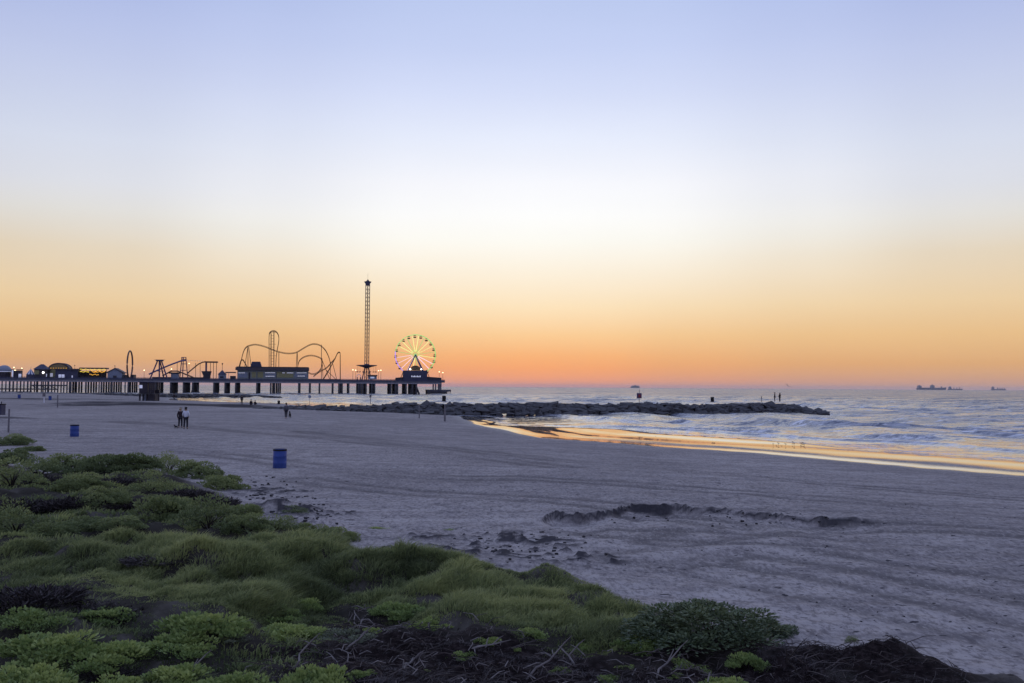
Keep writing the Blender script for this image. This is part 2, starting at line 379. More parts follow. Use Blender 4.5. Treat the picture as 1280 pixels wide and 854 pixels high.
def sea_b(N, L):
    co = N('ShaderNodeTexCoord').outputs['Object']
    off = attr(N, 'offshore'); fo = attr(N, 'foam')
    p = N('ShaderNodeBsdfPrincipled')
    p.inputs['Base Color'].default_value = (.07, .08, .125, 1)
    L(mth(N, L, 'SUBTRACT', 1.64, mth(N, L, 'MULTIPLY', smoothn(N, L, off, 40, 420), .34)), p.inputs['IOR'])
    chop = smoothn(N, L, off, 0, 45)
    # cat's-paws: wind-ruffled and slick patches
    gust = smoothn(N, L, noise(N, L, .035, 4, .6, co, (.45, 1.6, 1)), .36, .62)
    k = mth(N, L, 'ADD', .22, mth(N, L, 'MULTIPLY', chop, mth(N, L, 'ADD', .45, mth(N, L, 'MULTIPLY', gust, .75))))
    far = smoothn(N, L, off, 60, 350)
    k = mth(N, L, 'MULTIPLY', k, mth(N, L, 'ADD', 1.0, mth(N, L, 'MULTIPLY', far, .6)))
    L(mth(N, L, 'ADD', .06, mth(N, L, 'MULTIPLY', chop, mth(N, L, 'ADD', .10, mth(N, L, 'MULTIPLY', gust, .16)))), p.inputs['Roughness'])
    kb = mth(N, L, 'MULTIPLY', k, .55)
    L(jitter(N, L, co, [(.11, kb, (.4, 1, 1)), (.5, k, (.45, 1, 1)), (2.4, k, (.6, 1, 1))]), p.inputs['Normal'])
    d = N('ShaderNodeBsdfDiffuse'); d.inputs[0].default_value = (.86, .87, .90, 1)
    fn = noise(N, L, 1.1, 5, .7, co, (.5, 1, 1))
    f = mth(N, L, 'MULTIPLY', mth(N, L, 'MULTIPLY', fo, .8), smoothn(N, L, fn, .46, .60))
    fl = mth(N, L, 'MULTIPLY', smoothn(N, L, noise(N, L, .9, 3, .6, co, (.35, .8, 1)), .58, .66), mth(N, L, 'MULTIPLY', smoothn(N, L, off, 2, 25), smoothn(N, L, off, 520, 120)))  # pale flecks: silvery highlights on the water painted as diffuse white
    f = mth(N, L, 'MAXIMUM', f, mth(N, L, 'MULTIPLY', fl, .75))
    ms = N('ShaderNodeMixShader'); L(f, ms.inputs[0]); L(p.outputs[0], ms.inputs[1]); L(d.outputs[0], ms.inputs[2])
    return ms.outputs[0]
M_SEA = mat('sea_water', sea_b)

def leaf_m(name, dark, mid, light, trans=.25, rough=.6):
    def b(N, L):
        r = attr(N, 'rnd'); ob = N('ShaderNodeObjectInfo').outputs['Random']
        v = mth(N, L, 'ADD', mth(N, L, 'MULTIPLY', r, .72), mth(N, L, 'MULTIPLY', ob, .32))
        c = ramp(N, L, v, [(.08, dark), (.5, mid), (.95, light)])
        p = N('ShaderNodeBsdfPrincipled'); p.inputs['Roughness'].default_value = rough; p.inputs['Specular IOR Level'].default_value = .3
        L(c, p.inputs['Base Color'])
        t = N('ShaderNodeBsdfTranslucent'); L(c, t.inputs[0])
        ms = N('ShaderNodeMixShader'); ms.inputs[0].default_value = trans
        L(p.outputs[0], ms.inputs[1]); L(t.outputs[0], ms.inputs[2]); return ms.outputs[0]
    return mat(name, b)
M_GRASS = leaf_m('grass_blade', (.095, .118, .054), (.25, .29, .118), (.48, .50, .20), .48)
M_SUCC = leaf_m('succulent_leaf', (.09, .135, .05), (.22, .30, .095), (.40, .46, .14), .32)
M_SHRUB = leaf_m('shrub_leaf', (.055, .078, .038), (.16, .20, .082), (.33, .37, .14), .36)
M_BUSH = leaf_m('bush_leaf', (.032, .050, .032), (.07, .10, .052), (.155, .19, .085), .2, .45)
M_PALE = leaf_m('pale_leaf', (.085, .10, .065), (.16, .185, .12), (.25, .27, .175), .2)
M_DEAD = leaf_m('dead_stem', (.026, .021, .022), (.055, .046, .047), (.12, .105, .10), .05, .8)
M_WOOD = plain('bleached_wood', (.20, .18, .17), .8, .35, 9)
M_TWIG = plain('dark_twig', (.03, .024, .02), .8, .3, 9)
M_WRACK = plain('seaweed_wrack', (.035, .033, .035), .85, .4, 6)
def rock_b(N, L):
    co = N('ShaderNodeTexCoord').outputs['Object']; ob = N('ShaderNodeObjectInfo').outputs['Random']
    n = noise(N, L, 1.1, 6, .65, co)
    c = ramp(N, L, n, [(.3, (.028, .028, .032)), (.55, (.062, .06, .064)), (.75, (.125, .118, .12))])
    c = mix(N, L, mth(N, L, 'MULTIPLY', ob, .5), c, (.055, .052, .055))
    p = N('ShaderNodeBsdfPrincipled'); L(c, p.inputs['Base Color']); p.inputs['Roughness'].default_value = .8
    L(bump(N, L, noise(N, L, 4, 5, .6, co), .5, .1), p.inputs['Normal']); return p.outputs[0]
M_ROCK = mat('granite_rock', rock_b)
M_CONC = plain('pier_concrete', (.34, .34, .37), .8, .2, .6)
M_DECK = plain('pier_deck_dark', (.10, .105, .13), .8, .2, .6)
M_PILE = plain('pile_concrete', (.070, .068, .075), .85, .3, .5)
M_NAVY = plain('navy_paint', (.05, .053, .095), .6)
M_DARK = plain('dark_paint', (.035, .031, .042), .6)
M_ROOF = plain('roof_metal', (.075, .06, .07), .6)
M_WALLB = plain('blue_grey_wall', (.22, .25, .32), .7)
M_WALLG = plain('grey_green_wall', (.22, .25, .24), .7)
M_OLIVE = plain('olive_wall', (.28, .27, .13), .7)
M_WHITE = plain('white_paint', (.70, .70, .74), .6, .08)
M_STEEL = plain('brown_steel', (.15, .085, .05), .5, .2, .6)
M_TRACK = plain('track_steel', (.24, .13, .055), .5, .2, .6)
M_BLUEST = plain('blue_steel', (.07, .09, .22), .5, .2, .6)
M_PURP = plain('purple_steel', (.09, .055, .13), .5, .2, .6)
M_MAST = plain('mast_steel', (.26, .165, .13), .5, .25, .6)
M_DRIFT = plain('drift_sand', (.27, .24, .225), .95, .2, 9)
M_DRUM = plain('blue_plastic', (.04, .075, .27), .45, .15, 3)
M_BLACK = plain('black_rubber', (.012, .012, .014), .6)
M_POST = plain('grey_post_wood', (.16, .15, .16), .8, .3, 3)
M_SKIN = plain('skin', (.42, .27, .20), .6, .05)
M_HAIRB = plain('blonde_hair', (.32, .25, .16), .6, .2, 20)
M_HAIRD = plain('dark_hair', (.02, .015, .013), .6, .2, 20)
M_COATW = plain('pale_shirt', (.62, .64, .72), .8, .05, 8)
M_COATD = plain('dark_jacket', (.03, .018, .024), .8, .2, 8)
M_JEAN = plain('dark_trousers', (.022, .022, .032), .8, .2, 8)
M_FEATH = plain('grey_brown_feather', (.10, .085, .07), .7, .3, 20)
M_FEATHW = plain('white_feather', (.5, .5, .5), .7, .15, 20)
M_HULL = plain('ship_hull', (.10, .10, .125), .6, .1, .01)
M_SHIPW = plain('ship_upperworks', (.25, .25, .28), .6, .1, .01)
M_GRED = plain('red_sign', (.30, .05, .05), .6)
G_WARM = glow('warm_lamp', (1.0, .80, .45), 3.0)
G_WHITE = glow('white_lamp', (1.0, .97, .88), 6.0)
G_YEL = glow('yellow_bulb', (1.0, .72, .08), .8)
G_AMB = glow('amber_bulb', (1.0, .50, .06), .7)
G_SPY = glow('spoke_yellow', (.88, .92, .30), .9)
G_SPP = glow('spoke_pink', (1.0, .68, .78), .9)
G_GRN = glow('rim_green', (.28, .68, .18), .9)
G_VIO = glow('rim_violet', (.45, .28, .95), .9)
G_HUB = glow('hub_green', (.42, .72, .20), .6)
G_WIN = glow('lit_window_sky_gap', (.75, .78, .95), .28)
G_PIX = glow('pale_sign_letters', (.85, .88, 1.0), .35)

# ------------------------------------------------------------------ mesh builder
class MB:
    def __init__(s): s.v = []; s.f = []
    def add(s, vs, fs):
        o = len(s.v); s.v += [tuple(p) for p in vs]; s.f += [tuple(i + o for i in f) for f in fs]; return s
    def box(s, c, d, rz=0, taper=1.0):
        x, y, z = d[0] / 2, d[1] / 2, d[2] / 2; ca, sa = math.cos(rz), math.sin(rz); vs = []
        for sz in (-1, 1):
            t = taper if sz > 0 else 1
            for a, b in ((-1, -1), (1, -1), (1, 1), (-1, 1)):
                px, py = a * x * t, b * y * t
                vs.append((c[0] + px * ca - py * sa, c[1] + px * sa + py * ca, c[2] + sz * z))
        return s.add(vs, [(3, 2, 1, 0), (4, 5, 6, 7), (0, 1, 5, 4), (1, 2, 6, 5), (2, 3, 7, 6), (3, 0, 4, 7)])
    def bx(s, x0, x1, y0, y1, z0, z1): return s.box(((x0 + x1) / 2, (y0 + y1) / 2, (z0 + z1) / 2), (x1 - x0, y1 - y0, z1 - z0))
    def tube(s, pts, r, n=6, caps=True, closed=False):
        pts = [Vector(p) for p in pts]; m = len(pts); rr = r if isinstance(r, (list, tuple)) else [r] * m
        o = len(s.v); up = Vector((0, 0, 1))
        for i, p in enumerate(pts):
            if closed: t = pts[(i + 1) % m] - pts[i - 1]
            else: t = pts[min(i + 1, m - 1)] - pts[max(i - 1, 0)]
            if t.length < 1e-9: t = Vector((0, 0, 1))
            t.normalize()
            a = t.cross(up)
            if a.length < .05: a = t.cross(Vector((0, 1, 0)))
            a.normalize(); b = t.cross(a)
            for k in range(n):
                an = 2 * math.pi * k / n
                s.v.append(tuple(p + (a * math.cos(an) + b * math.sin(an)) * rr[i]))
        for i in range(m if closed else m - 1):
            j = (i + 1) % m
            for k in range(n): s.f.append((o + i * n + k, o + i * n + (k + 1) % n, o + j * n + (k + 1) % n, o + j * n + k))
        if caps and not closed:
            s.f.append(tuple(o + k for k in range(n))[::-1]); s.f.append(tuple(o + (m - 1) * n + k for k in range(n)))
        return s
    def lathe(s, prof, n=16, c=(0, 0, 0)):
        o = len(s.v)
        for r, z in prof:
            for k in range(n):
                a = 2 * math.pi * k / n; s.v.append((c[0] + r * math.cos(a), c[1] + r * math.sin(a), c[2] + z))
        for i in range(len(prof) - 1):
            for k in range(n): s.f.append((o + i * n + k, o + i * n + (k + 1) % n, o + (i + 1) * n + (k + 1) % n, o + (i + 1) * n + k))
        s.f.append(tuple(o + k for k in range(n))[::-1]); s.f.append(tuple(o + (len(prof) - 1) * n + k for k in range(n))); return s
    def prism(s, poly, y0, y1):       # polygon in x,z extruded along y
        n = len(poly); vs = [(x, y0, z) for x, z in poly] + [(x, y1, z) for x, z in poly]
        return s.add(vs, [tuple(range(n)), tuple(range(2 * n - 1, n - 1, -1))] + [(i, i + n, (i + 1) % n + n, (i + 1) % n) for i in range(n)])
    def mesh(s, name, smooth=False):
        me = bpy.data.meshes.new(name); me.from_pydata(s.v, [], s.f); me.update()
        if smooth: me.polygons.foreach_set('use_smooth', [True] * len(me.polygons))
        return me
    def obj(s, name, m, parent=None, smooth=False, loc=None, rz=0):
        return link(name, s.mesh(name, smooth), m, parent, loc, rz)
def link(name, me, m, parent=None, loc=None, rz=0):
    if m is not None and not me.materials: me.materials.append(m)
    o = bpy.data.objects.new(name, me); COL.objects.link(o)
    if parent is not None: o.parent = parent
    if loc is not None: o.location = loc
    if rz: o.rotation_euler[2] = rz
    return o
def tag(o, label=None, cat=None, group=None, kind=None):
    for k, v in (('label', label), ('category', cat), ('group', group), ('kind', kind)):
        if v: o[k] = v
    return o
def thing(name, label, cat, loc=(0, 0, 0), rz=0, group=None):
    o = bpy.data.objects.new(name, None); o.empty_display_size = .3; COL.objects.link(o)
    o.location = loc; o.rotation_euler[2] = rz
    return tag(o, label, cat, group)
def np_mesh(name, verts, faces, attrs=None, smooth=False):
    me = bpy.data.meshes.new(name); nv = len(verts); nf, k = faces.shape
    me.vertices.add(nv); me.vertices.foreach_set('co', np.ascontiguousarray(verts, dtype=np.float32).ravel())
    me.loops.add(nf * k); me.loops.foreach_set('vertex_index', np.ascontiguousarray(faces, dtype=np.int32).ravel())
    me.polygons.add(nf); me.polygons.foreach_set('loop_start', np.arange(0, nf * k, k, dtype=np.int32))
    me.polygons.foreach_set('loop_total', np.full(nf, k, np.int32))
    if smooth: me.polygons.foreach_set('use_smooth', np.ones(nf, bool))
    for n, a in (attrs or {}).items():
        at = me.attributes.new(n, 'FLOAT', 'POINT'); at.data.foreach_set('value', np.ascontiguousarray(a, dtype=np.float32).ravel())
    me.update(calc_edges=True); me.validate(); return me
def grid_faces(nr, nc):
    i = np.arange(nr - 1)[:, None] * nc + np.arange(nc - 1)[None, :]
    return np.stack([i, i + 1, i + nc + 1, i + nc], -1).reshape(-1, 4)
def catmull(p, n=6):
    p = [Vector(q) for q in p]; r = []
    for i in range(len(p) - 1):
        a, b, c, d = p[max(i - 1, 0)], p[i], p[i + 1], p[min(i + 2, len(p) - 1)]
        for k in range(n):
            t = k / n
            r.append(.5 * ((2 * b) + (c - a) * t + (2 * a - 5 * b + 4 * c - d) * t * t + (3 * b - a - 3 * c + d) * t ** 3))
    r.append(p[-1]); return r
def ordinal(i): return ['first', 'second', 'third', 'fourth', 'fifth', 'sixth', 'seventh', 'eighth', 'ninth', 'tenth', 'eleventh', 'twelfth', 'thirteenth', 'fourteenth'][i]

# ================================================================== SETTING
# beach and dune: one sheet, finer near the dune
ang = np.radians(np.concatenate([np.linspace(-80, -31, 40)[:-1], np.linspace(-31, 31, 430), np.linspace(31, 80, 40)[1:]]))
rad = np.concatenate([np.arange(2, 10, .4), np.arange(10, 16, .11), 16 * 1.0055 ** np.arange(0, 200), 16 * 1.0055 ** 200 * 1.0165 ** np.arange(1, 185)])
A, RR = np.meshgrid(ang, rad)
tx = (RR * np.sin(A)).ravel(); ty = (RR * np.cos(A)).ravel()
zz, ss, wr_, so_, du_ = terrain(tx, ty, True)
tk_ = tracks(tx, ty) * (1 - du_)
zz = zz - .03 * tk_
zz = zz + wr_ * .05 * sstep(60, 30, RR.ravel()) * (1 + 2 * vnoise(tx / .2, ty / .2, 5))
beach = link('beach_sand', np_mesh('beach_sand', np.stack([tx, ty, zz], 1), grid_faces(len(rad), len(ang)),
             {'track': tk_, 'shore': ss, 'wrack_shade': wr_, 'soil': so_, 'dune': du_}, True), M_SAND)
tag(beach, 'wide grey beach rising into a low dark dune in the foreground', kind='structure')

# sea: one sheet to the horizon
ang = np.radians(np.concatenate([np.linspace(-80, -31, 24)[:-1], np.linspace(-31, 31, 400), np.linspace(31, 80, 24)[1:]]))
rad = np.concatenate([np.arange(30, 46, 2), np.arange(46, 150, .45), 150 * 1.0085 ** np.arange(0, 180), 150 * 1.0085 ** 180 * 1.065 ** np.arange(1, 62)])
A, RR = np.meshgrid(ang, rad)
tx = (RR * np.sin(A)).ravel(); ty = (RR * np.cos(A)).ravel(); r_ = RR.ravel()
off = -sdist(tx, ty, SHORE) - wetw(ty)
hz = np.zeros_like(tx)
fade = sstep(900, 300, r_); amp = sstep(0, 30, off)
wr2 = np.random.default_rng(5)
for i in range(22):
    lam = 4.0 * 1.13 ** i; th = R(205) + wr2.normal(0, .45)
    k = 2 * math.pi / lam
    hz += 0.0145 * lam ** .55 * np.sin(k * (tx * math.cos(th) + ty * math.sin(th)) + wr2.random() * 6.28) * (sstep(lam * 5, lam * 40, r_ * 0 + 1e9)) * np.where(r_ > 150, sstep(.22, .6, lam / (r_ * .0085 + .01)), 1)
hz *= (fade * amp)
foam = np.zeros_like(tx)
alongp = tx * .5 - ty * .86
for d0, hh, ww in ((3.0, .09, 1.0), (9, .28, 1.6), (17, .36, 1.8), (27, .38, 2.0), (40, .38, 2.2), (56, .40, 2.5), (75, .42, 3.0), (98, .5, 4.0), (125, .5, 4.5), (155, .5, 5), (190, .5, 6)):
    wob = 5 * vnoise(alongp / 28, off * 0 + d0, 3) + 1.6 * vnoise(alongp / 7, off * 0 + d0, 4)
    m = sstep(-.18, .14, vnoise(alongp / 11, off * 0 + d0 * 3.3, 6))
    q = (off - d0 - wob) / ww
    prof = np.where(q < 0, np.exp(-(q * 2.5) ** 2), np.exp(-(q * .8) ** 2))
    hz += hh * m * prof * sstep(0, 4, off)
    foam = np.maximum(foam, m * np.exp(-((q + .45) * 2.2) ** 2) * (1.0 if d0 < 30 else .5) * sstep(0, 3, off))
foam = np.maximum(foam, 1.0 * np.exp(-((off - 1.5 - 2.0 * vnoise(alongp / 14, alongp * 0, 8)) / .8) ** 2))
foam *= sstep(420, 120, r_)
sea = link('sea', np_mesh('sea', np.stack([tx, ty, hz], 1), grid_faces(len(rad), len(ang)), {'offshore': off, 'foam': foam}, True), M_SEA)
tag(sea, 'calm violet grey sea with low waves rolling to the shore', kind='structure')

# ================================================================== PIER
PA = math.atan(.19); PO = np.array([-130.0, 600.0])
ax = np.array([math.cos(PA), math.sin(PA)]); nv_ = np.array([-math.sin(PA), math.cos(PA)])
def pu(px, py, v):                    # pier coordinates (u along, v across, z) of a picture point at depth v
    d = ray(px, py); b = PO + v * nv_
    t = (b @ nv_) / (d[:2] @ nv_); q = d[:2] * t
    return float((q - PO) @ ax), float(CAM_Z + d[2] * t)
def pw(u, v, z): p = PO + u * ax + v * nv_; return Vector((p[0], p[1], z))
DECKZ = 8.0
def pthing(name, label, cat, px, v, group=None, z=DECKZ):
    u, _ = pu(px, 474, v)
    t = thing(name, label, cat, pw(u, v, z), PA, group); t['_u'] = u; return t
class PT:                             # a thing on the pier; L(px,py,dv) gives local x,y,z
    def __init__(s, name, label, cat, px, v, group=None, z=DECKZ):
        s.u = pu(px, 474, v)[0]; s.v = v; s.z = z
        s.o = thing(name, label, cat, pw(s.u, v, z), PA, group)
    def L(s, px, py, dv=0):
        u, z = pu(px, py, s.v + dv); return Vector((u - s.u, dv, z - s.z))
    def part(s, name, mb, m, parent=None, smooth=False): return mb.obj(name, m, parent or s.o, smooth)
    def slab(s, name, m, x0, x1, y0, y1, dv0, dv1, parent=None):   # box from pixel extents
        a = s.L(x0, y1, dv0); b = s.L(x1, y0, dv0); 
        return s.part(name, MB().bx(a.x, b.x, dv0, dv1, a.z, b.z), m, parent)

pier = PT('pleasure_pier', 'long amusement pier on concrete piles reaching out over the sea', 'pier', 300, 0, z=0)
uL = pu(-90, 474, 0)[0] - pier.u; uR = pu(556, 474, 0)[0] - pier.u
PWID = 28
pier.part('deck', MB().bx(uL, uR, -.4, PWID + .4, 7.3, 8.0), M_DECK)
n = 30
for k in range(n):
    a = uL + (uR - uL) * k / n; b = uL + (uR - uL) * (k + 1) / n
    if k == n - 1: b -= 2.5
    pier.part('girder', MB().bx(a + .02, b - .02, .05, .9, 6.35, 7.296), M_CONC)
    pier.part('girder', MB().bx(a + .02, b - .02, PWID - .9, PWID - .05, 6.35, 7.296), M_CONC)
for vv in (-.25, PWID + .25):
    m = MB().bx(uL, uR, vv - .06, vv + .06, 8.95, 9.08).bx(uL, uR, vv - .03, vv + .03, 8.02, 8.62)
    x = uL
    while x < uR: m.bx(x - .07, x + .07, vv - .05, vv + .05, 8.0, 9.0); x += 2.2
    pier.part('railing', m, M_NAVY)
m = MB().bx(uR - .1, uR + .02, -.3, PWID + .3, 8.95, 9.08)
for k in range(14): m.bx(uR - .12, uR, k * 2.1 - .06, k * 2.1 + .06, 8.0, 9.0)
pier.part('railing', m, M_NAVY)
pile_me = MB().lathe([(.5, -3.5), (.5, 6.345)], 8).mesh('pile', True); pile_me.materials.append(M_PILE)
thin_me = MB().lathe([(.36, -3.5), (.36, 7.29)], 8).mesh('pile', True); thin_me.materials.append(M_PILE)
BENT = [88.5, 107.5, 127, 140, 160.5, 181, 194.5, 213.5, 229.5, 241, 267.5, 281.5, 294.8, 321.2, 338.5, 343.2, 348, 373.5, 387, 399.2, 416, 424.5, 427.5, 435.8,
        448, 450.5, 453.4, 457.5, 464.8, 468.2, 488.5, 494.5, 496.8, 507.5, 515.5, 520.5]
THIN = [2.8, 7.5, 12.5, 17, 21.5, 26, 30, 35, 39, 46, 52, 57, 61, 65, 72.5, 76.5, 80, 84, 87, 124, 156.5]
for px in BENT:
    u = pu(px, 485, .9)[0] - pier.u
    solo = px in (120.0, 338.5, 343.2, 348, 453.4, 435.8, 373.5)
    for v in ((.5, 6.8, 13.8, 20.8, 27.3) if not solo else (.5, 27.3)):
        link('pile', pile_me, None, pier.o, (u, v, 0))
for px in THIN:
    u = pu(px, 485, .9)[0] - pier.u
    for v in (.5, 14.0): link('pile', thin_me, None, pier.o, (u, v, 0))
m = MB()
for sgn in (-1, 1):                              # battered piles under the wheel
    for v in (3, 14, 25): pier.part('brace_pile', MB().tube([pier.L(517.5 + 1.5 * sgn, 480, v), pier.L(518.5 + 6.0 * sgn, 494.5, v)], .6, 8), M_PILE)
    for v in (3, 14): pier.part('brace_pile', MB().tube([pier.L(244 + 1.5 * sgn, 480, v), pier.L(244 + 4.5 * sgn, 492, v)], .55, 8), M_PILE)
for (a, b, y) in ((-20, 72, 486.2), (40, 84, 481.8), (-20, 40, 490)):
    p0 = pier.L(a, y, -.2); p1 = pier.L(b, y, -.2)
    pier.part('cross_beam', MB().bx(p0.x, p1.x, -.5, -.05, p0.z - .35, p0.z + .35), M_PILE)
for k in range(3): 
    p0 = pier.L(40 + k * 11, 484, -.2); pier.part('cross_beam', MB().tube([pier.L(40 + k * 11, 482, -.3), pier.L(50 + k * 11, 487, -.3)], .22, 6), M_PILE)
# landing stage hung below the seaward end
a = pier.L(533.5, 493.4, 6); b = pier.L(563.5, 487.3, 6)
stage = pier.part('landing_stage', MB().bx(a.x, b.x, 5, 15, a.z + 1.9, b.z), M_DECK)
pier.part('fender', MB().bx(a.x + .1, b.x - 2.5, 5.2, 14.8, a.z + .1, a.z + 1.9), M_PILE)
for x in (b.x - .25, b.x - 1.2, b.x - 2.3): pier.part('fender', MB().bx(x - .12, x + .12, 5.0, 5.3, -1, a.z + 1.9), M_PILE)
for px in (541.5, 544.5, 548, 549.5, 551):
    p = pier.L(px, 485, 8); pier.part('stage_column', MB().bx(p.x - .4, p.x + .4, 7.5, 8.5, b.z, 7.29), M_CONC)

# lamp standards along the pier
LAMPS = [(180, 463.5, 3), (214, 462, 4), (236, 455, 18), (385, 460, 20), (441, 463, 4), (444.5, 463.5, 8), (473, 464, 6), (476, 463.5, 3), (549, 465.5, 4), (553.5, 466.5, 12), (93, 457.5, 8), (143, 458, 6), (17, 460, 8), (27, 461, 12)]
for i, (px, py, v) in enumerate(LAMPS):
    near = ['beside the edge-on ring ride', 'in front of the pyramid frame', 'behind the slide towers', 'behind the long roofed hall', 'left of the swing tower, nearer the rail', 'left of the swing tower, further back',
            'just right of the tall swing tower, inner one', 'just right of the tall swing tower, outer one', 'at the seaward end of the pier, inner one', 'at the very tip of the pier', 'above the dark flat-roofed building', 'above the gabled shed',
            'beside the domed stall at the left edge', 'beside the striped tent'][i]
    t = PT('pier_lamp', 'thin lamp post with small lit head ' + near, 'lamp post', px, v, 'lamp posts along the pier')
    h = t.L(px, py).z
    t.part('post', MB().tube([(0, 0, 0), (0, 0, h)], [.11, .07], 6), M_DARK)
    t.part('lamp_head', MB().lathe([(.1, h), (.30, h + .15), (.30, h + .4), (.1, h + .55)], 8), G_WARM if i not in (10, 11) else M_DARK)

# ---------- swing tower
t = PT('swing_tower_ride', 'very tall lattice tower with a star on top and a swing canopy near its foot', 'tower ride', 458.2, 14)
zt = t.L(458, 357).z; hw = 1.25
legs = MB(); lat = MB()
for a, b in ((-1, -1), (1, -1), (1, 1), (-1, 1)): t.part('mast_leg', MB().tube([(a * hw, b * hw, 0), (a * hw, b * hw, zt)], .17, 6), M_MAST)
nb = 24
for k in range(nb + 1):
    z = zt * k / nb
    for a, b, c, d in ((-1, -1, 1, -1), (1, -1, 1, 1), (1, 1, -1, 1), (-1, 1, -1, -1)):
        lat.tube([(a * hw, b * hw, z), (c * hw, d * hw, z)], .09, 4)
        if k < nb:
            q = (a, b, c, d) if k % 2 else (c, d, a, b)
            lat.tube([(q[0] * hw, q[1] * hw, z), (q[2] * hw, q[3] * hw, z + zt / nb)], .09, 4)
t.part('lattice', lat, M_MAST)
t.part('cable_duct', MB().bx(-.22, .22, -.22, .22, 0, zt), M_DARK)
zs = zt + 1.6; star = []
for k in range(10):
    r = 2.4 if k % 2 == 0 else 1.45; an = math.pi / 2 + k * math.pi / 5; star.append((r * math.cos(an), zs + r * math.sin(an)))
t.part('star', MB().prism(star, -.9, .9), M_NAVY)
t.part('antenna', MB().tube([(0, 0, zs + 2), (0, 0, zs + 6)], .05, 4), M_DARK)
zc = t.L(458, 457.5).z; rc = 6.5
cn = t.part('swing_canopy', MB().lathe([(.9, zc - 1.6), (2.2, zc - .9), (rc, zc + .25), (rc, zc + .5), (1.6, zc + .75), (1.6, zc + 1.2)], 24), M_NAVY)
for k in range(16):
    an = 2 * math.pi * k / 16; x, y = 5.9 * math.cos(an), 5.9 * math.sin(an)
    t.part('swing_seat', MB().tube([(x, y, zc + .2), (x, y, zc - 3.4)], .03, 3).bx(x - .3, x + .3, y - .25, y + .25, zc - 4.0, zc - 3.5), M_DARK)
for k in range(4):
    an = math.pi / 4 + k * math.pi / 2
    t.part('brace_leg', MB().tube([(4.2 * math.cos(an), 4.2 * math.sin(an), 0), (1.6 * math.cos(an), 1.6 * math.sin(an), 8.5)], .26, 6), M_NAVY)
# booth and arch at the tower's foot
t = PT('ticket_booth', 'small flat-roofed booth at the foot of the tall swing tower', 'booth', 466, 6)
t.slab('wall', M_WALLB, 460.5, 471, 470.2, 474.6, 0, 4); t.slab('roof', M_DARK, 459.8, 471.8, 468.8, 470.2, -.6, 4.6); t.slab('window', G_WIN, 463, 468, 471.2, 473, -.06, -.01)
t = PT('ring_arch', 'small hoop-shaped arch standing left of the swing tower foot', 'arch', 448.5, 5)
m = MB(); c = t.L(448.6, 470.6); r = 1.2
t.part('hoop', m.tube([(c.x + r * math.cos(a), 0, c.z + r * math.sin(a)) for a in np.linspace(-.6, math.pi + .6, 16)], .18, 6), M_WHITE)
t.part('foot', MB().bx(c.x - 1.3, c.x - .7, -.3, .3, 0, c.z - .5).bx(c.x + .7, c.x + 1.3, -.3, .3, 0, c.z - .5), M_DARK)

# ---------- ferris wheel
t = PT('ferris_wheel', 'ferris wheel lit with green, violet and yellow lights at the end of the pier', 'ferris wheel', 519, 10)
C0 = t.L(519.2, 443.6); RW = (t.L(544.3, 443.6).x - t.L(494.2, 443.6).x) / 2
NS = 20
def rimpt(an, r, y): return (C0.x + r * math.cos(an), y, C0.z + r * math.sin(an))
def vio(an): a = math.degrees(an) % 360; return 172 < a < 238
for yy in (-1.0, 1.0):
    for k in range(NS * 2):
        a0 = 2 * math.pi * k / (NS * 2); a1 = 2 * math.pi * (k + 1) / (NS * 2)
        t.part('rim_segment', MB().tube([rimpt(a0 + (a1 - a0) * j / 3, RW, yy) for j in range(4)], .17, 5), G_VIO if vio((a0 + a1) / 2) else G_GRN)
for k in range(NS):
    an = 2 * math.pi * (k + .5) / NS; dg = math.degrees(an) % 360
    pink = 186 < dg < 245 or 262 < dg < 335 and k % 2 == 0 or 300 < dg < 345
    for yy in (-1.0, 1.0):
        t.part('spoke', MB().tube([rimpt(an, 2.0, yy * 1.3), rimpt(an, RW - .9 if not pink else RW - .4, yy)], .10, 5), G_SPP if pink else (G_HUB if k % 3 == 0 else G_SPY))
    t.part('cross_bar', MB().tube([rimpt(an, RW, -1), rimpt(an, RW, 1)], .08, 4), M_STEEL)
    ag = 2 * math.pi * k / NS + .04; gx, gz = C0.x + (RW - .35) * math.cos(ag), C0.z + (RW - .35) * math.sin(ag)
    gd = t.part('gondola', MB().lathe([(.35, -1.65), (.85, -1.5), (1.0, -1.0), (.95, -.85)], 10, (gx, 0, gz)).tube([(gx, 0, gz - 1.0), (gx, 0, gz)], .06, 4), M_STEEL if k % 3 else M_DARK)
    MB().lathe([(1.05, -.25), (.7, .0), (.1, .15)], 10, (gx, 0, gz)).obj('gondola_roof', M_DARK, gd)
t.part('hub', MB().tube([(C0.x, -1.9, C0.z), (C0.x, 1.9, C0.z)], .8, 12), G_HUB)
for k in range(NS):
    an = 2 * math.pi * k / NS
    t.part('hub_light', MB().tube([rimpt(an, .9, -1.35), rimpt(an, 3.0, -1.25)], .07, 4), G_HUB)
for yy in (-2.1, 2.1):
    for q, mm in ((508.0, M_BLUEST), (529.5, M_BLUEST)):
        p = t.L(q, 466, 0); e = Vector((C0.x + (p.x - C0.x) * (C0.z / (C0.z - p.z)), yy * 1.7, 0))
        t.part('support_leg', MB().tube([(C0.x, yy, C0.z), e], .33, 6), mm)
t = PT('wheel_station', 'dark block below the ferris wheel with an arched gold crest', 'building', 519, 3)
p = lambda x, y: (t.L(x, y).x, t.L(x, y).z)
t.part('wall', MB().prism([(p(504, 474)[0], 0), p(504.2, 463.2), p(534, 463.2), (p(534.3, 474)[0], 0)], 0, 5), M_NAVY)
t.part('skirt_wall', MB().prism([(p(494, 474)[0], 0), p(495, 472.2), p(503.9, 471.5), (p(503.9, 474)[0], 0)], .5, 5), M_DARK)
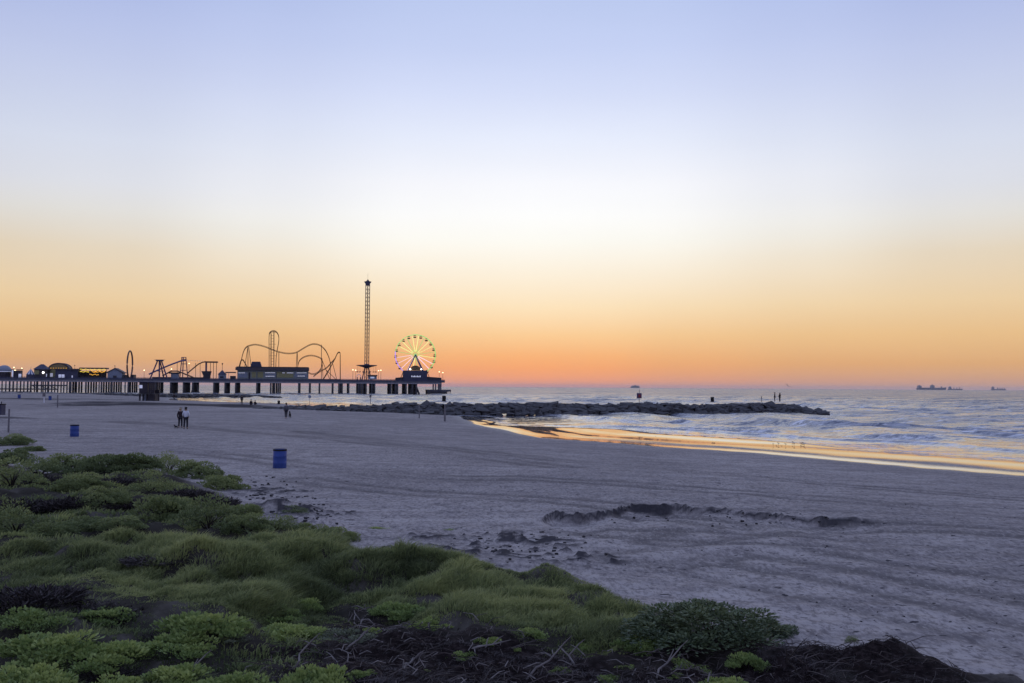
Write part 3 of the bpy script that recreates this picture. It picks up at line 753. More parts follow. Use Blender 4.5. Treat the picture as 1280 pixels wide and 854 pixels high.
t.part('skirt_wall', MB().prism([(p(534.4, 474)[0], 0), p(534.4, 471), p(552, 472.3), (p(552, 474)[0], 0)], .5, 5), M_DARK)
for sx, q in ((1, 504), (-1, 534.2)): t.part('brace', MB().tube([p(q, 465)[0:1] + (.8,) + p(q, 465)[1:], (p(q - sx * 4.5, 473)[0], .8, .05)], .22, 6), M_STEEL)
cx, cz = p(519.4, 463); rr = p(526, 463)[0] - cx
t.part('arched_crest', MB().prism([(cx + rr * math.cos(a), cz + .02 + rr * .86 * math.sin(a)) for a in np.linspace(0, math.pi, 18)], .4, 2.2), plain('gold_brown', (.16, .11, .05), .5))
t.part('crest_edge', MB().tube([(cx + rr * math.cos(a), .35, cz + .02 + rr * .86 * math.sin(a)) for a in np.linspace(0, math.pi, 18)], .16, 5), M_DARK)
for q in (512.8, 526.6): x, z = p(q, 461.8); t.part('flood_lamp', MB().lathe([(.1, -.3), (.42, -.1), (.42, .25), (.1, .4)], 8, (x, -.3, z)), G_WHITE)
a, b = p(513, 472), p(526, 469.2)
sg = t.part('sign_board', MB().bx(a[0], b[0], -.12, -.005, a[1], b[1]), M_NAVY)
for k in range(7):
    x = a[0] + .6 + k * .85; MB().bx(x, x + .55, -.2, -.125, a[1] + .25, b[1] - .25 - .25 * (k % 2)).obj('letter', G_PIX, sg)

# ---------- roller coaster
t = PT('roller_coaster', 'brown steel roller coaster with a vertical lift tower and curling track', 'roller coaster', 360, 16)
def track(pts, name='track', r=.14):
    c = catmull([t.L(x, y, dv) for x, y, dv in pts], 6); m = MB()
    for o_ in (-.55, .55): m.tube([p_ + Vector((0, o_, 0)) for p_ in c], r, 5)
    m.tube([p_ - Vector((0, 0, .55)) for p_ in c], r * 1.3, 5)
    for q in c[::2]: m.tube([q + Vector((0, -.55, 0)), q - Vector((0, 0, .55)), q + Vector((0, .55, 0))], .1, 4)
    return t.part(name, m, M_TRACK)
track([(299.5, 459, 0), (301.8, 449, 0), (304.5, 439, 1), (308, 433.5, 1), (313, 431.3, 2), (320, 430.3, 3), (330, 432.5, 3), (338, 435.6, 2), (346, 438.6, 0), (356, 441, -2), (364, 441.3, -3), (371, 439.8, -3),
       (380, 434.5, -1), (387, 430.8, 1), (393, 429.6, 2), (400, 431.3, 4), (406, 436.5, 5), (410, 443.5, 6), (412.6, 452, 6), (412.4, 459, 5), (408.5, 466, 3), (405, 472, 2)])
track([(372.0, 458.5, -4), (374, 451, -4), (379, 446.4, -3), (386, 444.1, -2), (393, 444.4, 0), (400, 447, 2), (403, 451, 3), (401.5, 459.5, 3), (396.5, 465.5, 1), (390, 467, -1), (384.5, 464.5, -3), (379, 460, -4), (372, 459.5, -4)])
track([(404.5, 473, 0), (409, 466, 0), (414.5, 456, 0), (419.5, 446, 0), (422, 441, 0), (423.8, 440, 0), (425.2, 441.5, 0), (425.4, 450, 0), (425.6, 473, 0)])
track([(392, 470, 4), (399, 464.5, 4), (408, 459.5, 3), (415, 452, 2), (419.5, 447, 1)], r=.15)
track([(298.5, 459.5, -3), (301, 451, -3), (303.5, 449.5, -3), (306, 453, -3), (309.5, 459.5, -3)], r=.15)
track([(336.4, 473, 0), (336.5, 440, 0), (336.4, 420, 0), (337.8, 415, 0), (341.5, 413.3, 0), (345.6, 414.6, 0), (348.4, 420, 1), (348.2, 428, 2), (346.4, 438, 3), (345, 450, 3), (344.5, 473, 3)], r=.16)
def col(x, y, x2=None, r=.19, dv=2):
    a = t.L(x, y, dv); b = t.L(x2 if x2 else x, 470, dv); b.z = 0
    t.part('support_column', MB().tube([a, b], r, 6), M_STEEL)
for x, y, x2 in ((310, 433, 0), (310, 433, 303.5), (311, 434, 316), (348.6, 440.5, 0), (371.3, 440.5, 369.5), (371.6, 440.5, 373), (401.8, 431, 0), (402.6, 448, 404), (339, 417, 0), (413, 452, 0), (425.2, 441, 0), (416, 455, 421.5), (403, 451, 413), (407, 462, 422)): col(x, y, x2)
lt = MB()
for x in (338.6, 342.4):
    for dv in (-1, 1.6): t.part('lift_leg', MB().tube([t.L(x, 414.5, dv), (t.L(x, 470, dv).x, dv, 0)], .26 if x > 340 else .15, 6), M_STEEL)
for k in range(16):
    y = 416 + k * 3.6
    lt.tube([t.L(338.6, y, -1), t.L(342.4, y, -1)], .09, 4).tube([t.L(338.6, y, 1.6), t.L(342.4, y, 1.6)], .09, 4).tube([t.L(342.4, y, -1), t.L(342.4, y, 1.6)], .09, 4)
    if k % 4 == 0: lt.tube([t.L(336.4, y, 0), t.L(345, y, 0)], .09, 4)
t.part('lift_lattice', lt, M_STEEL)
t.part('station', MB().bx(t.L(385, 474).x, t.L(426, 474).x, -3, 5, 0, .9), M_DARK)

# ---------- long hall under the coaster
t = PT('long_hall', 'long low hall with dark overhanging roof and pale signs, in front of the coaster', 'building', 340, 2)
t.slab('wall', M_WALLG, 296.5, 385.5, 462.6, 475, 0, 9)
t.slab('roof', M_ROOF, 294.2, 386.3, 460.0, 462.6, -1.6, 10)
rf = t.slab('roof_ridge', M_DARK, 295.5, 385.8, 459.0, 460.0, -.9, 9.5)
a = t.L(313, 459, 2); b = t.L(327, 459, 2); c = t.L(325, 452.2, 2); d = t.L(315, 452.2, 2)
t.part('roof_lantern', MB().prism([(a.x, a.z), (d.x, d.z), (c.x, c.z), (b.x, b.z)], 1, 7), M_NAVY)
for x0, x1, mm in ((297, 309, M_WALLB), (314.5, 320, M_OLIVE), (322, 329, M_OLIVE), (331, 344.5, M_WALLB), (346, 366.5, M_OLIVE), (368.5, 384, M_WALLB)):
    t.slab('shop_front', mm, x0, x1, 465.0, 472.0, -.12, -.004)
for x0, x1 in ((310.5, 313), (321, 321.6), (345, 345.6)): t.slab('doorway', M_DARK, x0, x1, 465.5, 474.4, -.10, -.003)
for q0, q1, y in ((298, 305.5, 466.2), (331.5, 343.5, 466.0), (353, 356, 466.2), (358.5, 366, 466.2), (371, 383, 466.2), (372, 381, 470.2), (332, 343, 470.4)):
    sg = t.slab('sign_board', M_DARK, q0 - .4, q1 + .4, y - 1.0, y + 1.0, -.22, -.125)
    x = q0
    while x < q1:
        a = t.L(x, y + .6, -.3); b = t.L(x + .62, y - .6, -.3); MB().bx(a.x, b.x, -.30, -.225, a.z, b.z).obj('letter', G_PIX, sg); x += 1.05
t.slab('annex_wall', M_DARK, 287.5, 294, 470, 475, 1, 6); t.slab('annex_roof', M_ROOF, 281.5, 294.0, 465.0, 466.2, 0, 7)
for x in (282.3, 285.5): t.slab('annex_post', M_WHITE, x, x + .7, 466.2, 475, .5, .9)
t = PT('cupola_kiosk', 'small square kiosk with pointed roof and thin finial left of the long hall', 'kiosk', 277, 3)
w0, w1 = t.L(273, 470).x, t.L(281.6, 470).x; z1 = t.L(277, 468.3).z; wm = (w0 + w1) / 2; hwk = (w1 - w0) / 2
t.part('wall', MB().bx(w0, w1, 0, w1 - w0, 0, z1), M_WALLB)
t.part('roof', MB().add([(w0 - .5, -.5, z1), (w1 + .5, -.5, z1), (w1 + .5, w1 - w0 + .5, z1), (w0 - .5, w1 - w0 + .5, z1), (wm, hwk, t.L(277, 462.3).z)], [(3, 2, 1, 0), (0, 1, 4), (1, 2, 4), (2, 3, 4), (3, 0, 4)]), M_NAVY)
t.part('finial', MB().tube([(wm, hwk, t.L(277, 462.8).z), (wm, hwk, t.L(277, 456).z)], .13, 5).lathe([(.05, 0), (.4, .3), (.4, .8), (.05, 1.1)], 8, (wm, hwk, t.L(277, 456).z)), M_DARK)
t.part('window', MB().bx(wm - 1.0, wm + 1.0, -.06, -.004, 1.0, 2.2), M_DARK)

# ---------- log-flume slide and towers
t = PT('log_flume_ride', 'steel slide ride with two hill towers, light string and square canopy', 'slide ride', 236, 12)
def tubepx(name, pts, r, m, parent=None): return t.part(name, MB().tube([t.L(x, y, dv) for x, y, dv in pts], r, 6), m, parent)
tubepx('ramp', [(186, 468, 2), (199, 462, 2), (212, 456.5, 2), (226, 451.3, 2), (232, 450.6, 2)], .5, M_BLUEST)
tubepx('ramp', [(203, 470, 0), (214, 464, 0), (222, 464, 0), (232, 468, 0), (242, 472, 0)], .45, M_STEEL)
tubepx('ramp', [(234, 467, 3), (241, 461, 3), (248, 455.3, 3), (253, 453, 3), (258, 452.3, 3)], .4, M_STEEL)
for x0, x1 in ((227.4, 224.6), (232.3, 234.8), (229.2, 228.2)): tubepx('tower_leg', [(x0, 446.4, 2), (x1, 474, 2)], .30, M_PURP)
for y in (446.8, 449.2, 455, 463): tubepx('tower_brace', [(226.6, y, 2), (233, y, 2)], .22, M_PURP)
tubepx('light_wire', [(233, 450, 2), (240, 450.8, 2), (248, 451.3, 2), (258, 451.7, 2)], .06, M_DARK)
for k in range(8): x = 234 + k * 2.9; q = t.L(x, 451.3, 1.9); t.part('light_bulb', MB().lathe([(.05, -.2), (.2, 0), (.05, .2)], 6, (q.x, q.y, q.z)), G_WIN)
for x in (221.5, 244.5, 250.2): tubepx('pole', [(x, 454, 6), (x, 474, 6)], .14, M_STEEL)
t.slab('canopy', M_STEEL, 258, 271.5, 451.8, 453.4, 0, 6)
for x in (263.2, 267, 270.7): 
    a = t.L(x, 453, .3); t.part('canopy_post', MB().tube([(a.x, .3, a.z), (a.x, .3, 0)], .16, 6), M_STEEL)
a = t.L(256.2, 453, 1); t.part('canopy_post', MB().tube([(t.L(257.8, 452, 1).x, 1, a.z), (t.L(257.6, 474, 1).x, 1, 0)], .55, 6), M_PURP)
q = lambda x, y: (t.L(x, y).x, t.L(x, y).z)
t.part('hopper', MB().prism([q(253, 474.5), q(254.4, 470), q(251.8, 464), q(264, 464), q(262, 472), q(262.5, 474.5)], -1, 3), M_DARK)
t.slab('pump_house', M_WALLB, 213.5, 222.5, 467.2, 475, -4, 1); t.slab('pump_house_roof', M_DARK, 211, 224, 465.6, 467.2, -4.5, 1.5)
t.slab('loading_deck', M_DARK, 190, 262, 471.8, 474.8, 4, 9)
t = PT('pyramid_frame_ride', 'pyramid-shaped steel frame ride with three splayed legs and flat cap', 'ride', 199, 4)
for x, y, x2 in ((196.8, 451.5, 187.4), (199.2, 451.5, 199.2), (202, 451.5, 209.6)):
    a = t.L(x, y, 0); b = t.L(x2, 470, 0); t.part('leg', MB().tube([a, (b.x, 0, 0)], .42, 6), M_PURP)
t.part('leg', MB().tube([t.L(200, 451.5, 1), (t.L(203, 470).x, 7, 0)], .42, 6), M_PURP)
a = t.L(195, 451.6); b = t.L(204, 450.0)
t.part('cap', MB().bx(a.x, b.x, -1, 2, a.z, b.z), M_NAVY)
t.part('cap_lights', MB().bx(a.x - 1, b.x + 1, .2, .8, b.z, b.z + .15), M_NAVY)
t.part('cross_tie', MB().tube([t.L(191, 464), t.L(207, 464)], .2, 5), M_PURP)

# ---------- edge-on loop ride
t = PT('loop_ride', 'tall narrow ring ride seen almost edge-on', 'ride', 162.3, 9)
c = t.L(162.3, 455.8); hx = .25; hz_ = c.z - t.L(162.3, 438.8).z; hz_ = abs(hz_)
ring = [(c.x + hx * math.cos(a), 7 * math.cos(a), c.z + hz_ * math.sin(a)) for a in np.linspace(0, 2 * math.pi, 40)[:-1]]
t.part('ring', MB().tube(ring, .48, 6, closed=True), M_STEEL)
t.part('ring_light_strip', MB().tube([(p[0], p[1] - .5, p[2]) for p in ring], .12, 4, closed=True), M_PURP)
t.part('foot', MB().bx(c.x - 2.2, c.x - .8, -7.5, 1, 0, 2.6).bx(c.x + .8, c.x + 2.4, -1, 7.5, 0, 2.8), M_DARK)

# ---------- buildings toward the shore
def gable(name, label, x0, x1, ytop, yeave, v, depth, mw, mr, over=.6):
    t = PT(name, label, 'building', (x0 + x1) / 2, v)
    a = t.L(x0, yeave); b = t.L(x1, yeave); zr = t.L((x0 + x1) / 2, ytop).z; xm = (a.x + b.x) / 2
    t.part('wall', MB().prism([(a.x + over, 0), (a.x + over, a.z), (xm, zr - .35), (b.x - over, b.z), (b.x - over, 0)], 0, depth), mw)
    r = MB()
    for e0, s_ in ((a.x, 1), (b.x, -1)): r.prism([(e0 - s_ * .2, a.z - .15), (xm, zr - .3), (xm, zr + .1), (e0 - s_ * .2, a.z + .3)][::s_], -.6, depth + .6)
    t.part('roof', r, mr); return t
t = gable('gabled_shed', 'blue grey shed with a dark gabled roof left of the ring ride', 133, 154, 460.2, 466.2, 1.5, 9, M_WALLB, M_ROOF)
t.part('door', MB().bx(-1, 1, -.06, -.004, 0, 2.1), M_DARK)
t.part('weather_vane', MB().tube([(0, 1, t.L(143.5, 460.4).z), (0, 1, t.L(143.5, 457.6).z)], .06, 4), M_DARK)
t = PT('light_hung_pavilion', 'open pavilion outlined by yellow bulbs, between flat building and gabled shed', 'pavilion', 116, 3)
for x in (100, 107, 113, 120, 126.5, 132.5): t.slab('post', M_DARK, x, x + .7, 462, 475, 0, .5)
t.slab('rear_wall', M_DARK, 99.5, 133, 464, 475, 5, 5.4); t.slab('roof', M_ROOF, 99, 133.5, 459.8, 461.2, -.5, 6)
t.slab('counter', M_DARK, 100, 133, 471.3, 475, -.4, -.05)
for row, (y, mm, x0, x1) in enumerate(((461.9, G_YEL, 100.5, 112), (464.8, G_YEL, 100.5, 112), (462.2, G_YEL, 113, 132), (465.0, G_AMB, 117, 132), (468.4, G_AMB, 112.5, 124))):
    x = x0
    while x < x1:
        q = t.L(x, y + .5 * math.sin(x * 1.1), -.7); t.part('bulb', MB().lathe([(.05, -.3), (.3, -.05), (.3, .1), (.05, .3)], 6, q), mm); x += 1.7
for x0, x1 in ((113.5, 122), (123.5, 132)):
    m = MB(); pts = [t.L(x0 + (x1 - x0) * k / 10, 462.5 + 3.0 * math.sin(math.pi * k / 10), -.6) for k in range(11)]
    t.part('garland', m.tube(pts, .16, 5), G_AMB)
t = PT('flat_roof_building', 'dark flat-roofed building with one pale lit window beside arched hall', 'building', 83, 1)
t.slab('wall', M_NAVY, 69, 97, 462.5, 475, 0, 8); t.slab('roof', M_ROOF, 68.2, 97.8, 461.0, 462.5, -.6, 8.5)
w = t.slab('window', G_WIN, 73, 80.6, 468.2, 473, -.08, -.004); t.slab('frame', M_DARK, 76.5, 77, 468.2, 473, -.12, -.085, w); t.slab('window', G_WIN, 89.5, 91, 469.6, 473, -.08, -.004)
t = PT('arched_hall', 'hall with rounded barrel roof strung with dim bulbs', 'building', 73, 12)
a = t.L(60.5, 461.5); b = t.L(86, 461.5); zt = t.L(73, 454.4).z; xm = (a.x + b.x) / 2; hwd = (b.x - a.x) / 2
arch = [(xm + hwd * math.cos(x), a.z + (zt - a.z) * math.sin(x)) for x in np.linspace(0, math.pi, 18)]
t.part('wall', MB().prism([(a.x + .5, 0), (a.x + .5, a.z), (b.x - .5, a.z), (b.x - .5, 0)], .2, 8), M_OLIVE)
t.part('gable_front', MB().prism([(x * .94 + xm * .06, z - .3) for x, z in arch], .1, .6), plain('gold_wall', (.25, .19, .09), .6))
t.part('roof', MB().tube([(x, .3, z) for x, z in arch], .45, 6).tube([(x, 7.7, z) for x, z in arch], .45, 6), M_ROOF)
t.part('roof_shell', MB().prism(arch, .7, 7.5), M_ROOF)
for k in range(7): x = xm - hwd * .75 + k * hwd * .25; t.part('bulb', MB().lathe([(.05, -.25), (.28, 0), (.05, .25)], 6, (x, -.2, a.z + .6)), G_AMB)
t.slab('lit_doorway', G_WIN, 62.5, 66, 466.6, 471, .02, .15)
t = PT('hip_roof_pavilion', 'pavilion with dark hipped roof and one bright white lamp', 'pavilion', 50.5, 4)
a = t.L(41.2, 461.6); b = t.L(59.8, 461.6); zt = t.L(50.5, 455.2).z; xm = (a.x + b.x) / 2
t.part('roof', MB().add([(a.x, -.5, a.z), (b.x, -.5, a.z), (b.x, 8, a.z), (a.x, 8, a.z), (xm - .8, 3.7, zt), (xm + .8, 3.7, zt)], [(3, 2, 1, 0), (0, 1, 5, 4), (1, 2, 5), (2, 3, 4, 5), (3, 0, 4)]), M_NAVY)
t.slab('wall', M_DARK, 42.3, 58.8, 461.6, 475, 0.3, 7)
t.slab('side_panel', M_OLIVE, 43, 48.5, 463, 468, .15, .29)
q = t.L(54, 465.8, -.2); t.part('lamp', MB().lathe([(.1, -.6), (.55, -.2), (.55, .2), (.1, .6)], 10, q), G_WHITE)
t.slab('window', G_WIN, 57.6, 58.6, 467.5, 471, .1, .29)
t = PT('striped_tent', 'small pointed tent with pale and blue stripes beside hipped pavilion', 'tent', 36.5, 2)
a = t.L(31, 468); b = t.L(42.5, 468); zt = t.L(36.7, 461).z; xm = (a.x + b.x) / 2; rr = (b.x - a.x) / 2
for k in range(16):
    a0, a1 = 2 * math.pi * k / 16, 2 * math.pi * (k + 1) / 16
    t.part('canvas_panel', MB().add([(xm + rr * math.cos(a0), rr + rr * math.sin(a0), a.z), (xm + rr * math.cos(a1), rr + rr * math.sin(a1), a.z), (xm, rr, zt)], [(0, 1, 2), (2, 1, 0)][:1]), M_WHITE if k % 2 else M_BLUEST)
t.part('drum_wall', MB().lathe([(rr * .93, 0), (rr * .93, a.z)], 16, (xm, rr, 0)), M_NAVY)
t.part('finial', MB().tube([(xm, rr, zt - .1), (xm, rr, zt + 1.0)], .08, 5), M_DARK)
t = PT('lit_kiosk', 'narrow kiosk with one bright pale side near the left edge', 'kiosk', 20, 3)
t.slab('wall', M_DARK, 14.2, 25.8, 463.2, 475, 0, 4); t.slab('lit_panel', G_WIN, 14.6, 16.6, 462.6, 471.5, -.1, -.004); t.slab('window', G_WARM, 17.6, 19.8, 462.4, 463.15, -.2, .2)
t.slab('roof', M_NAVY, 13.8, 26.2, 461.8, 462.4, -.3, 4.3)
q = t.L(25, 471, -.3); t.slab('poster', G_WIN, 23, 26.6, 467.4, 473.6, -.1, -.005)
t = PT('domed_stall', 'stall with shallow pale dome at the left edge of the picture', 'stall', 3, 4)
a = t.L(-7, 464.5); b = t.L(12, 464.5); zt = t.L(2, 456.4).z; xm = (a.x + b.x) / 2; rr = (b.x - a.x) / 2
t.part('dome', MB().lathe([(rr * math.cos(x), a.z + (zt - a.z) * math.sin(x)) for x in np.linspace(0, 1.45, 8)], 20, (xm, rr, 0)), M_WALLB, smooth=True)
t.part('wall', MB().lathe([(rr * .9, 0), (rr * .9, a.z)], 16, (xm, rr, 0)), M_DARK)
t.part('string_lights', MB().tube([(xm + rr * 1.01 * math.cos(x), rr + rr * 1.01 * math.sin(x), a.z) for x in np.linspace(0, 2 * math.pi, 25)[:-1]], .15, 4, closed=True), G_WIN)

# ================================================================== ROCKS
def rock_mesh(seed, n=12):
    q = np.random.default_rng(seed); bm = bmesh.new()
    p = q.normal(size=(n, 3)); p /= np.linalg.norm(p, axis=1)[:, None]; p *= q.uniform(.82, 1.05, (n, 1))
    p = np.sign(p) * np.abs(p) ** .48
    for c in p: bm.verts.new(c)
    r = bmesh.ops.convex_hull(bm, input=bm.verts)
    bmesh.ops.delete(bm, geom=[v for v in bm.verts if not v.link_faces], context='VERTS')
    me = bpy.data.meshes.new('rock'); bm.to_mesh(me); bm.free(); me.materials.append(M_ROCK); return me
ROCKS = [rock_mesh(100 + i) for i in range(10)]
J0 = np.array(D(318, 512, 164)[:2]); J1 = np.array(D(1030, 518, 193)[:2])
JL = np.linalg.norm(J1 - J0); jd = (J1 - J0) / JL; jn = np.array([jd[1], -jd[0]])      # jn points to the camera
jet = thing('rock_jetty', 'long low jetty of dark granite boulders running into the sea', 'jetty', (J0[0], J0[1], 0))
def jtop(f): return (.62 + .38 * min(1, f / .3)) * jtop0(f)
def jtop0(f): return 2.05 * min(1, max(.0, (1 - f) * 11) + .0) ** .8 if f > .9 else 2.0 + .15 * math.sin(f * 31)
rows = [(4.2, .15, .95), (3.2, .66, .92), (2.2, 1.15, .92), (1.1, 1.58, .95)]
for f in np.linspace(0.0, .995, 74):
    for ro, (w, zc, sc) in enumerate(rows):
        k = 1.0 if f < .9 else max(.25, 1 - (f - .9) * 7)
        c = J0 + jd * (f * JL + rnd.uniform(-.35, .35)) + jn * (w * k + rnd.uniform(-.3, .3))
        s0 = sc * rnd.uniform(.65, 1.3) * (.6 + .4 * min(1, f / .25))
        zt_ = jtop(f) / 2.0 * zc + rnd.uniform(-.04, .04)
        o = link('rock', ROCKS[rnd.randrange(10)], None, jet, (c[0] - J0[0], c[1] - J0[1], zt_))
        o.scale = (s0 * rnd.uniform(.8, 1.5), s0 * rnd.uniform(.75, 1.0), s0 * rnd.uniform(.38, .5)); o.rotation_euler = (.4 + rnd.uniform(-.18, .18), rnd.uniform(-.2, .2), rnd.uniform(-.35, .6))
def rocks_joined(name, parent, places):
    vs, fs, b = [], [], 0
    for (x, y, z, sx, sy, sz, a, k) in places:
        me = ROCKS[k]; v = np.empty(len(me.vertices) * 3); me.vertices.foreach_get('co', v); v = v.reshape(-1, 3) * (sx, sy, sz)
        v = np.stack([v[:, 0] * math.cos(a) - v[:, 1] * math.sin(a) + x, v[:, 0] * math.sin(a) + v[:, 1] * math.cos(a) + y, v[:, 2] + z], 1)
        vs.append(v); fs += [tuple(i + b for i in p.vertices) for p in me.polygons]; b += len(v)
    me = bpy.data.meshes.new(name); me.from_pydata(np.concatenate(vs).tolist(), [], fs)
    o = link(name, me, M_ROCK, parent); o['kind'] = 'stuff'; return o
pl = []
for i in range(620):
    f = rnd.random() * 1.0; w = rnd.uniform(-4.2, 3.6); k = 1.0 if f < .9 else max(.2, 1 - (f - .9) * 7.5); w *= k
    c = jd * f * JL + jn * w; z = (jtop(f) - .55) * (1 - max(0, abs(w) / k - 1.4) / 3.2) - .1
    s0 = rnd.uniform(.7, 1.1); pl.append((c[0], c[1], z, s0 * 1.2, s0, s0 * .62, rnd.random() * 6.3, rnd.randrange(10)))
rocks_joined('rock_core', jet, pl)
# far low groin in front of the pier
g0 = np.array(D(-60, 496, 392)[:2]); g1 = np.array(D(349, 497, 384)[:2]); gl = np.linalg.norm(g1 - g0); gd = (g1 - g0) / gl
gro = thing('rock_groin', 'low dark rock groin across the water in front of the pier', 'groin', (g0[0], g0[1], 0))
pl = []
for i in range(900):
    f = rnd.random() ** .9; k = min(1, (1 - f) * 8 + .12); w = rnd.uniform(-4, 4) * k
    c = gd * f * gl; s0 = rnd.uniform(.8, 1.25); pl.append((c[0], c[1] + w, (1 - abs(w) / 5.5) * 1.0 * k - .1, s0 * 1.6, s0, s0 * .6, rnd.random() * 6.3, rnd.randrange(10)))
rocks_joined('rubble', gro, pl)

# ================================================================== BEACH OBJECTS
def drum(label, px, py, h=.88, z=None, loc=None, group='blue litter drums', shell=None):
    p = loc or ong(px, py); t = thing('litter_drum', label, 'barrel', p, rnd.random(), group); r = h * .33
    t.rotation_euler = (rnd.uniform(-.02, .02), rnd.uniform(-.02, .02), rnd.random())
    t.location.z -= .03
    pr = [(r * .93, 0), (r, .03 * h), (r, .30 * h), (r * 1.035, .325 * h), (r, .35 * h), (r, .63 * h), (r * 1.035, .655 * h), (r, .68 * h), (r, .93 * h), (r * .97, .97 * h), (r * .97, .985 * h), (r * .90, .985 * h), (r * .9, .5 * h)]
    MB().lathe(pr, 28).obj('shell', shell or M_DRUM, t, True)
    MB().lathe([(r * .89, .70 * h), (r * .89, .72 * h)], 20).obj('rubbish_bag', M_BLACK, t)
    MB().lathe([(r * 1.012, .915 * h), (r * 1.03, .93 * h), (r * 1.03, .985 * h), (r * .985, h), (r * .93, h), (r * .91, .80 * h)], 28).obj('rim', M_BLACK, t, True)
    MB().lathe([(r * 1.75, -.03), (r * 1.3, .045 * h), (r * 1.04, .075 * h), (r * .9, .05 * h)], 20).obj('sand_collar', M_DRIFT, t, True)
    return t
drum('large blue plastic drum standing alone on the open sand, nearest one', 349.5, 586)
drum('blue plastic drum further back near the left dune', 93, 547)
drum('tiny dark blue drum far off near the pier, leftmost', 24, 498.5, 1.0)
drum('tiny dark blue drum far off near the pier, right of the white post', 62.5, 500.5, 1.0)
drum('dark drum standing on the sand ridge at the water, beside the groin tip', 348.5, 505.5, .95, shell=M_BLACK)
def jpt(px): # crest of the jetty at picture column px
    d = ray(px, 505); a = np.array([[d[0], -jd[0]], [d[1], -jd[1]]]); t = np.linalg.solve(a, J0)
    c = J0 + jd * t[1]; return Vector((c[0], c[1], 2.25))
drum('dark drum on the jetty crest above the grey marker post', 0, 0, 1.0, loc=jpt(555), shell=M_BLACK)
drum('dark drum on the jetty crest towards its seaward half', 0, 0, .95, loc=jpt(890.5), shell=M_BLACK)
t = thing('litter_bin', 'dark blue box bin cut by the left edge of the picture', 'bin', ong(-4, 519)); 
MB().box((0, 0, .62), (1.5, 1.0, 1.2)).obj('body', M_NAVY, t); MB().box((0, -.02, 1.27), (1.6, 1.1, .1)).obj('lid', M_BLACK, t); MB().tube([(.72, -.4, 1.3), (.72, -.4, 1.6)], .05, 6).obj('handle', M_BLACK, t)

def post(label, p, h, r=.06, m=None, board=None, name='marker_post'):
    t = thing(name, label, 'post' if not board else 'sign', p, group=None); t.location.z -= .05
    MB().tube([(0, 0, 0), (rnd.uniform(-.03, .03), 0, h)], [r, r * .9], 8).obj('post', m or M_POST, t)
    if board == 'round':
        MB().tube([(0, -.1, h - .05), (0, -.04, h - .05)], .42, 16).obj('board', M_WALLB, t)
    elif board == 'box':
        MB().bx(-.42, .42, -.30, .30, h * .35, h * .35 + .95).obj('board', M_PURP, t); MB().bx(-.18, .18, -.315, -.303, h * .35 + .2, h * .35 + .7).obj('red_panel', M_GRED, t)
    elif board == 'flat': MB().bx(-.28, .28, -.12, -.06, h - .7, h).obj('board', M_POST, t)
    return t
def pxh(px, py0, py1): p = ong(px, py1); return p, (py1 - py0) * p.y / FPX
p, h = pxh(556, 505.5, 527); post('thick grey marker post standing on the sand before the jetty', p, h, .13, board=None); 
p, h = pxh(524, 506, 523); post('thin pale stake on the sand left of the grey marker post', p, h, .08)
p, h = pxh(387, 495.5, 505.5); post('round warning sign on a thin pole at the water edge', p, h, .05, board='round', name='warning_sign')
p, h = pxh(463, 493.5, 505); post('thin pole rising behind the jetty below the swing tower', p, h, .09, board='flat', name='pole_sign')
p, h = pxh(55, 491, 503.5); post('white pole on the sand between two far drums', p, h, .10, M_WHITE, 'flat', 'pole_sign')
p, h = pxh(72, 493.5, 509.5); post('slim dark pole on the sand before the pier, right of the drums', p, h, .10)
p, h = pxh(10.5, 511, 541); post('weathered fence post among the shrubs at the left edge', p, h, .07)
post('boxy warning marker with a tall staff on the jetty crest', jpt(799) - Vector((0, 0, .2)), 2.5, .05, board='box', name='warning_marker')
post('thin staff on the jetty crest left of the two people', jpt(952), 1.1, .06, M_DARK)

# lifeguard stand
d_ = ray(183, 504); P = Vector((d_[0] / d_[1] * 222, 222, 0)); P.z = tz(P.x, P.y) - .1; k = P.y / FPX
t = thing('lifeguard_stand', 'dark raised lifeguard hut on legs with a porch, before the pier', 'lifeguard hut', P)
X = lambda px: (px - 183) * k
Zp = lambda py: (504.5 - py) * k
MB().bx(X(173.5), X(184), 0, 3, Zp(494.5), Zp(480.6)).obj('cabin', M_DARK, t)
MB().bx(X(172.8), X(193.8), -.3, 3.3, Zp(480.6), Zp(479.7)).obj('roof', M_NAVY, t)
MB().bx(X(173.9), X(177.6), -.05, -.004, Zp(488), Zp(484)).obj('window', G_WIN, t)  # glowing panel imitates the bright background seen through the open hut
MB().bx(X(173), X(193.3), -.6, 3.2, Zp(495.4), Zp(494.6)).obj('floor', M_PILE, t)
for q in (187.3, 190, 192.4): MB().bx(X(q) - .14, X(q) + .14, -.3, 0, Zp(494.6), Zp(480.6)).obj('porch_post', M_DARK, t)
MB().bx(X(184.4), X(193), 2.9, 3.0, Zp(494.6), Zp(490)).obj('porch_wall', M_DARK, t)
MB().bx(X(186), X(193), -.35, -.31, Zp(492), Zp(490)).obj('porch_rail', M_DARK, t)
for q in (174.2, 178.5, 183, 188, 192.5):
    for y in (0.2, 2.8): MB().bx(X(q) - .15, X(q) + .15, y - .15, y + .15, -.5, Zp(495.4)).obj('leg', M_DARK, t)
MB().bx(X(179), X(183.6), .3, .4, Zp(503.8), Zp(495.6)).obj('store_panel', M_WALLB, t)
MB().prism([(X(185), 0), (X(185.4), Zp(495.5)), (X(192.6), Zp(495.5)), (X(192.8), 0)], -.2, 2.5).obj('store_box', M_DARK, t)

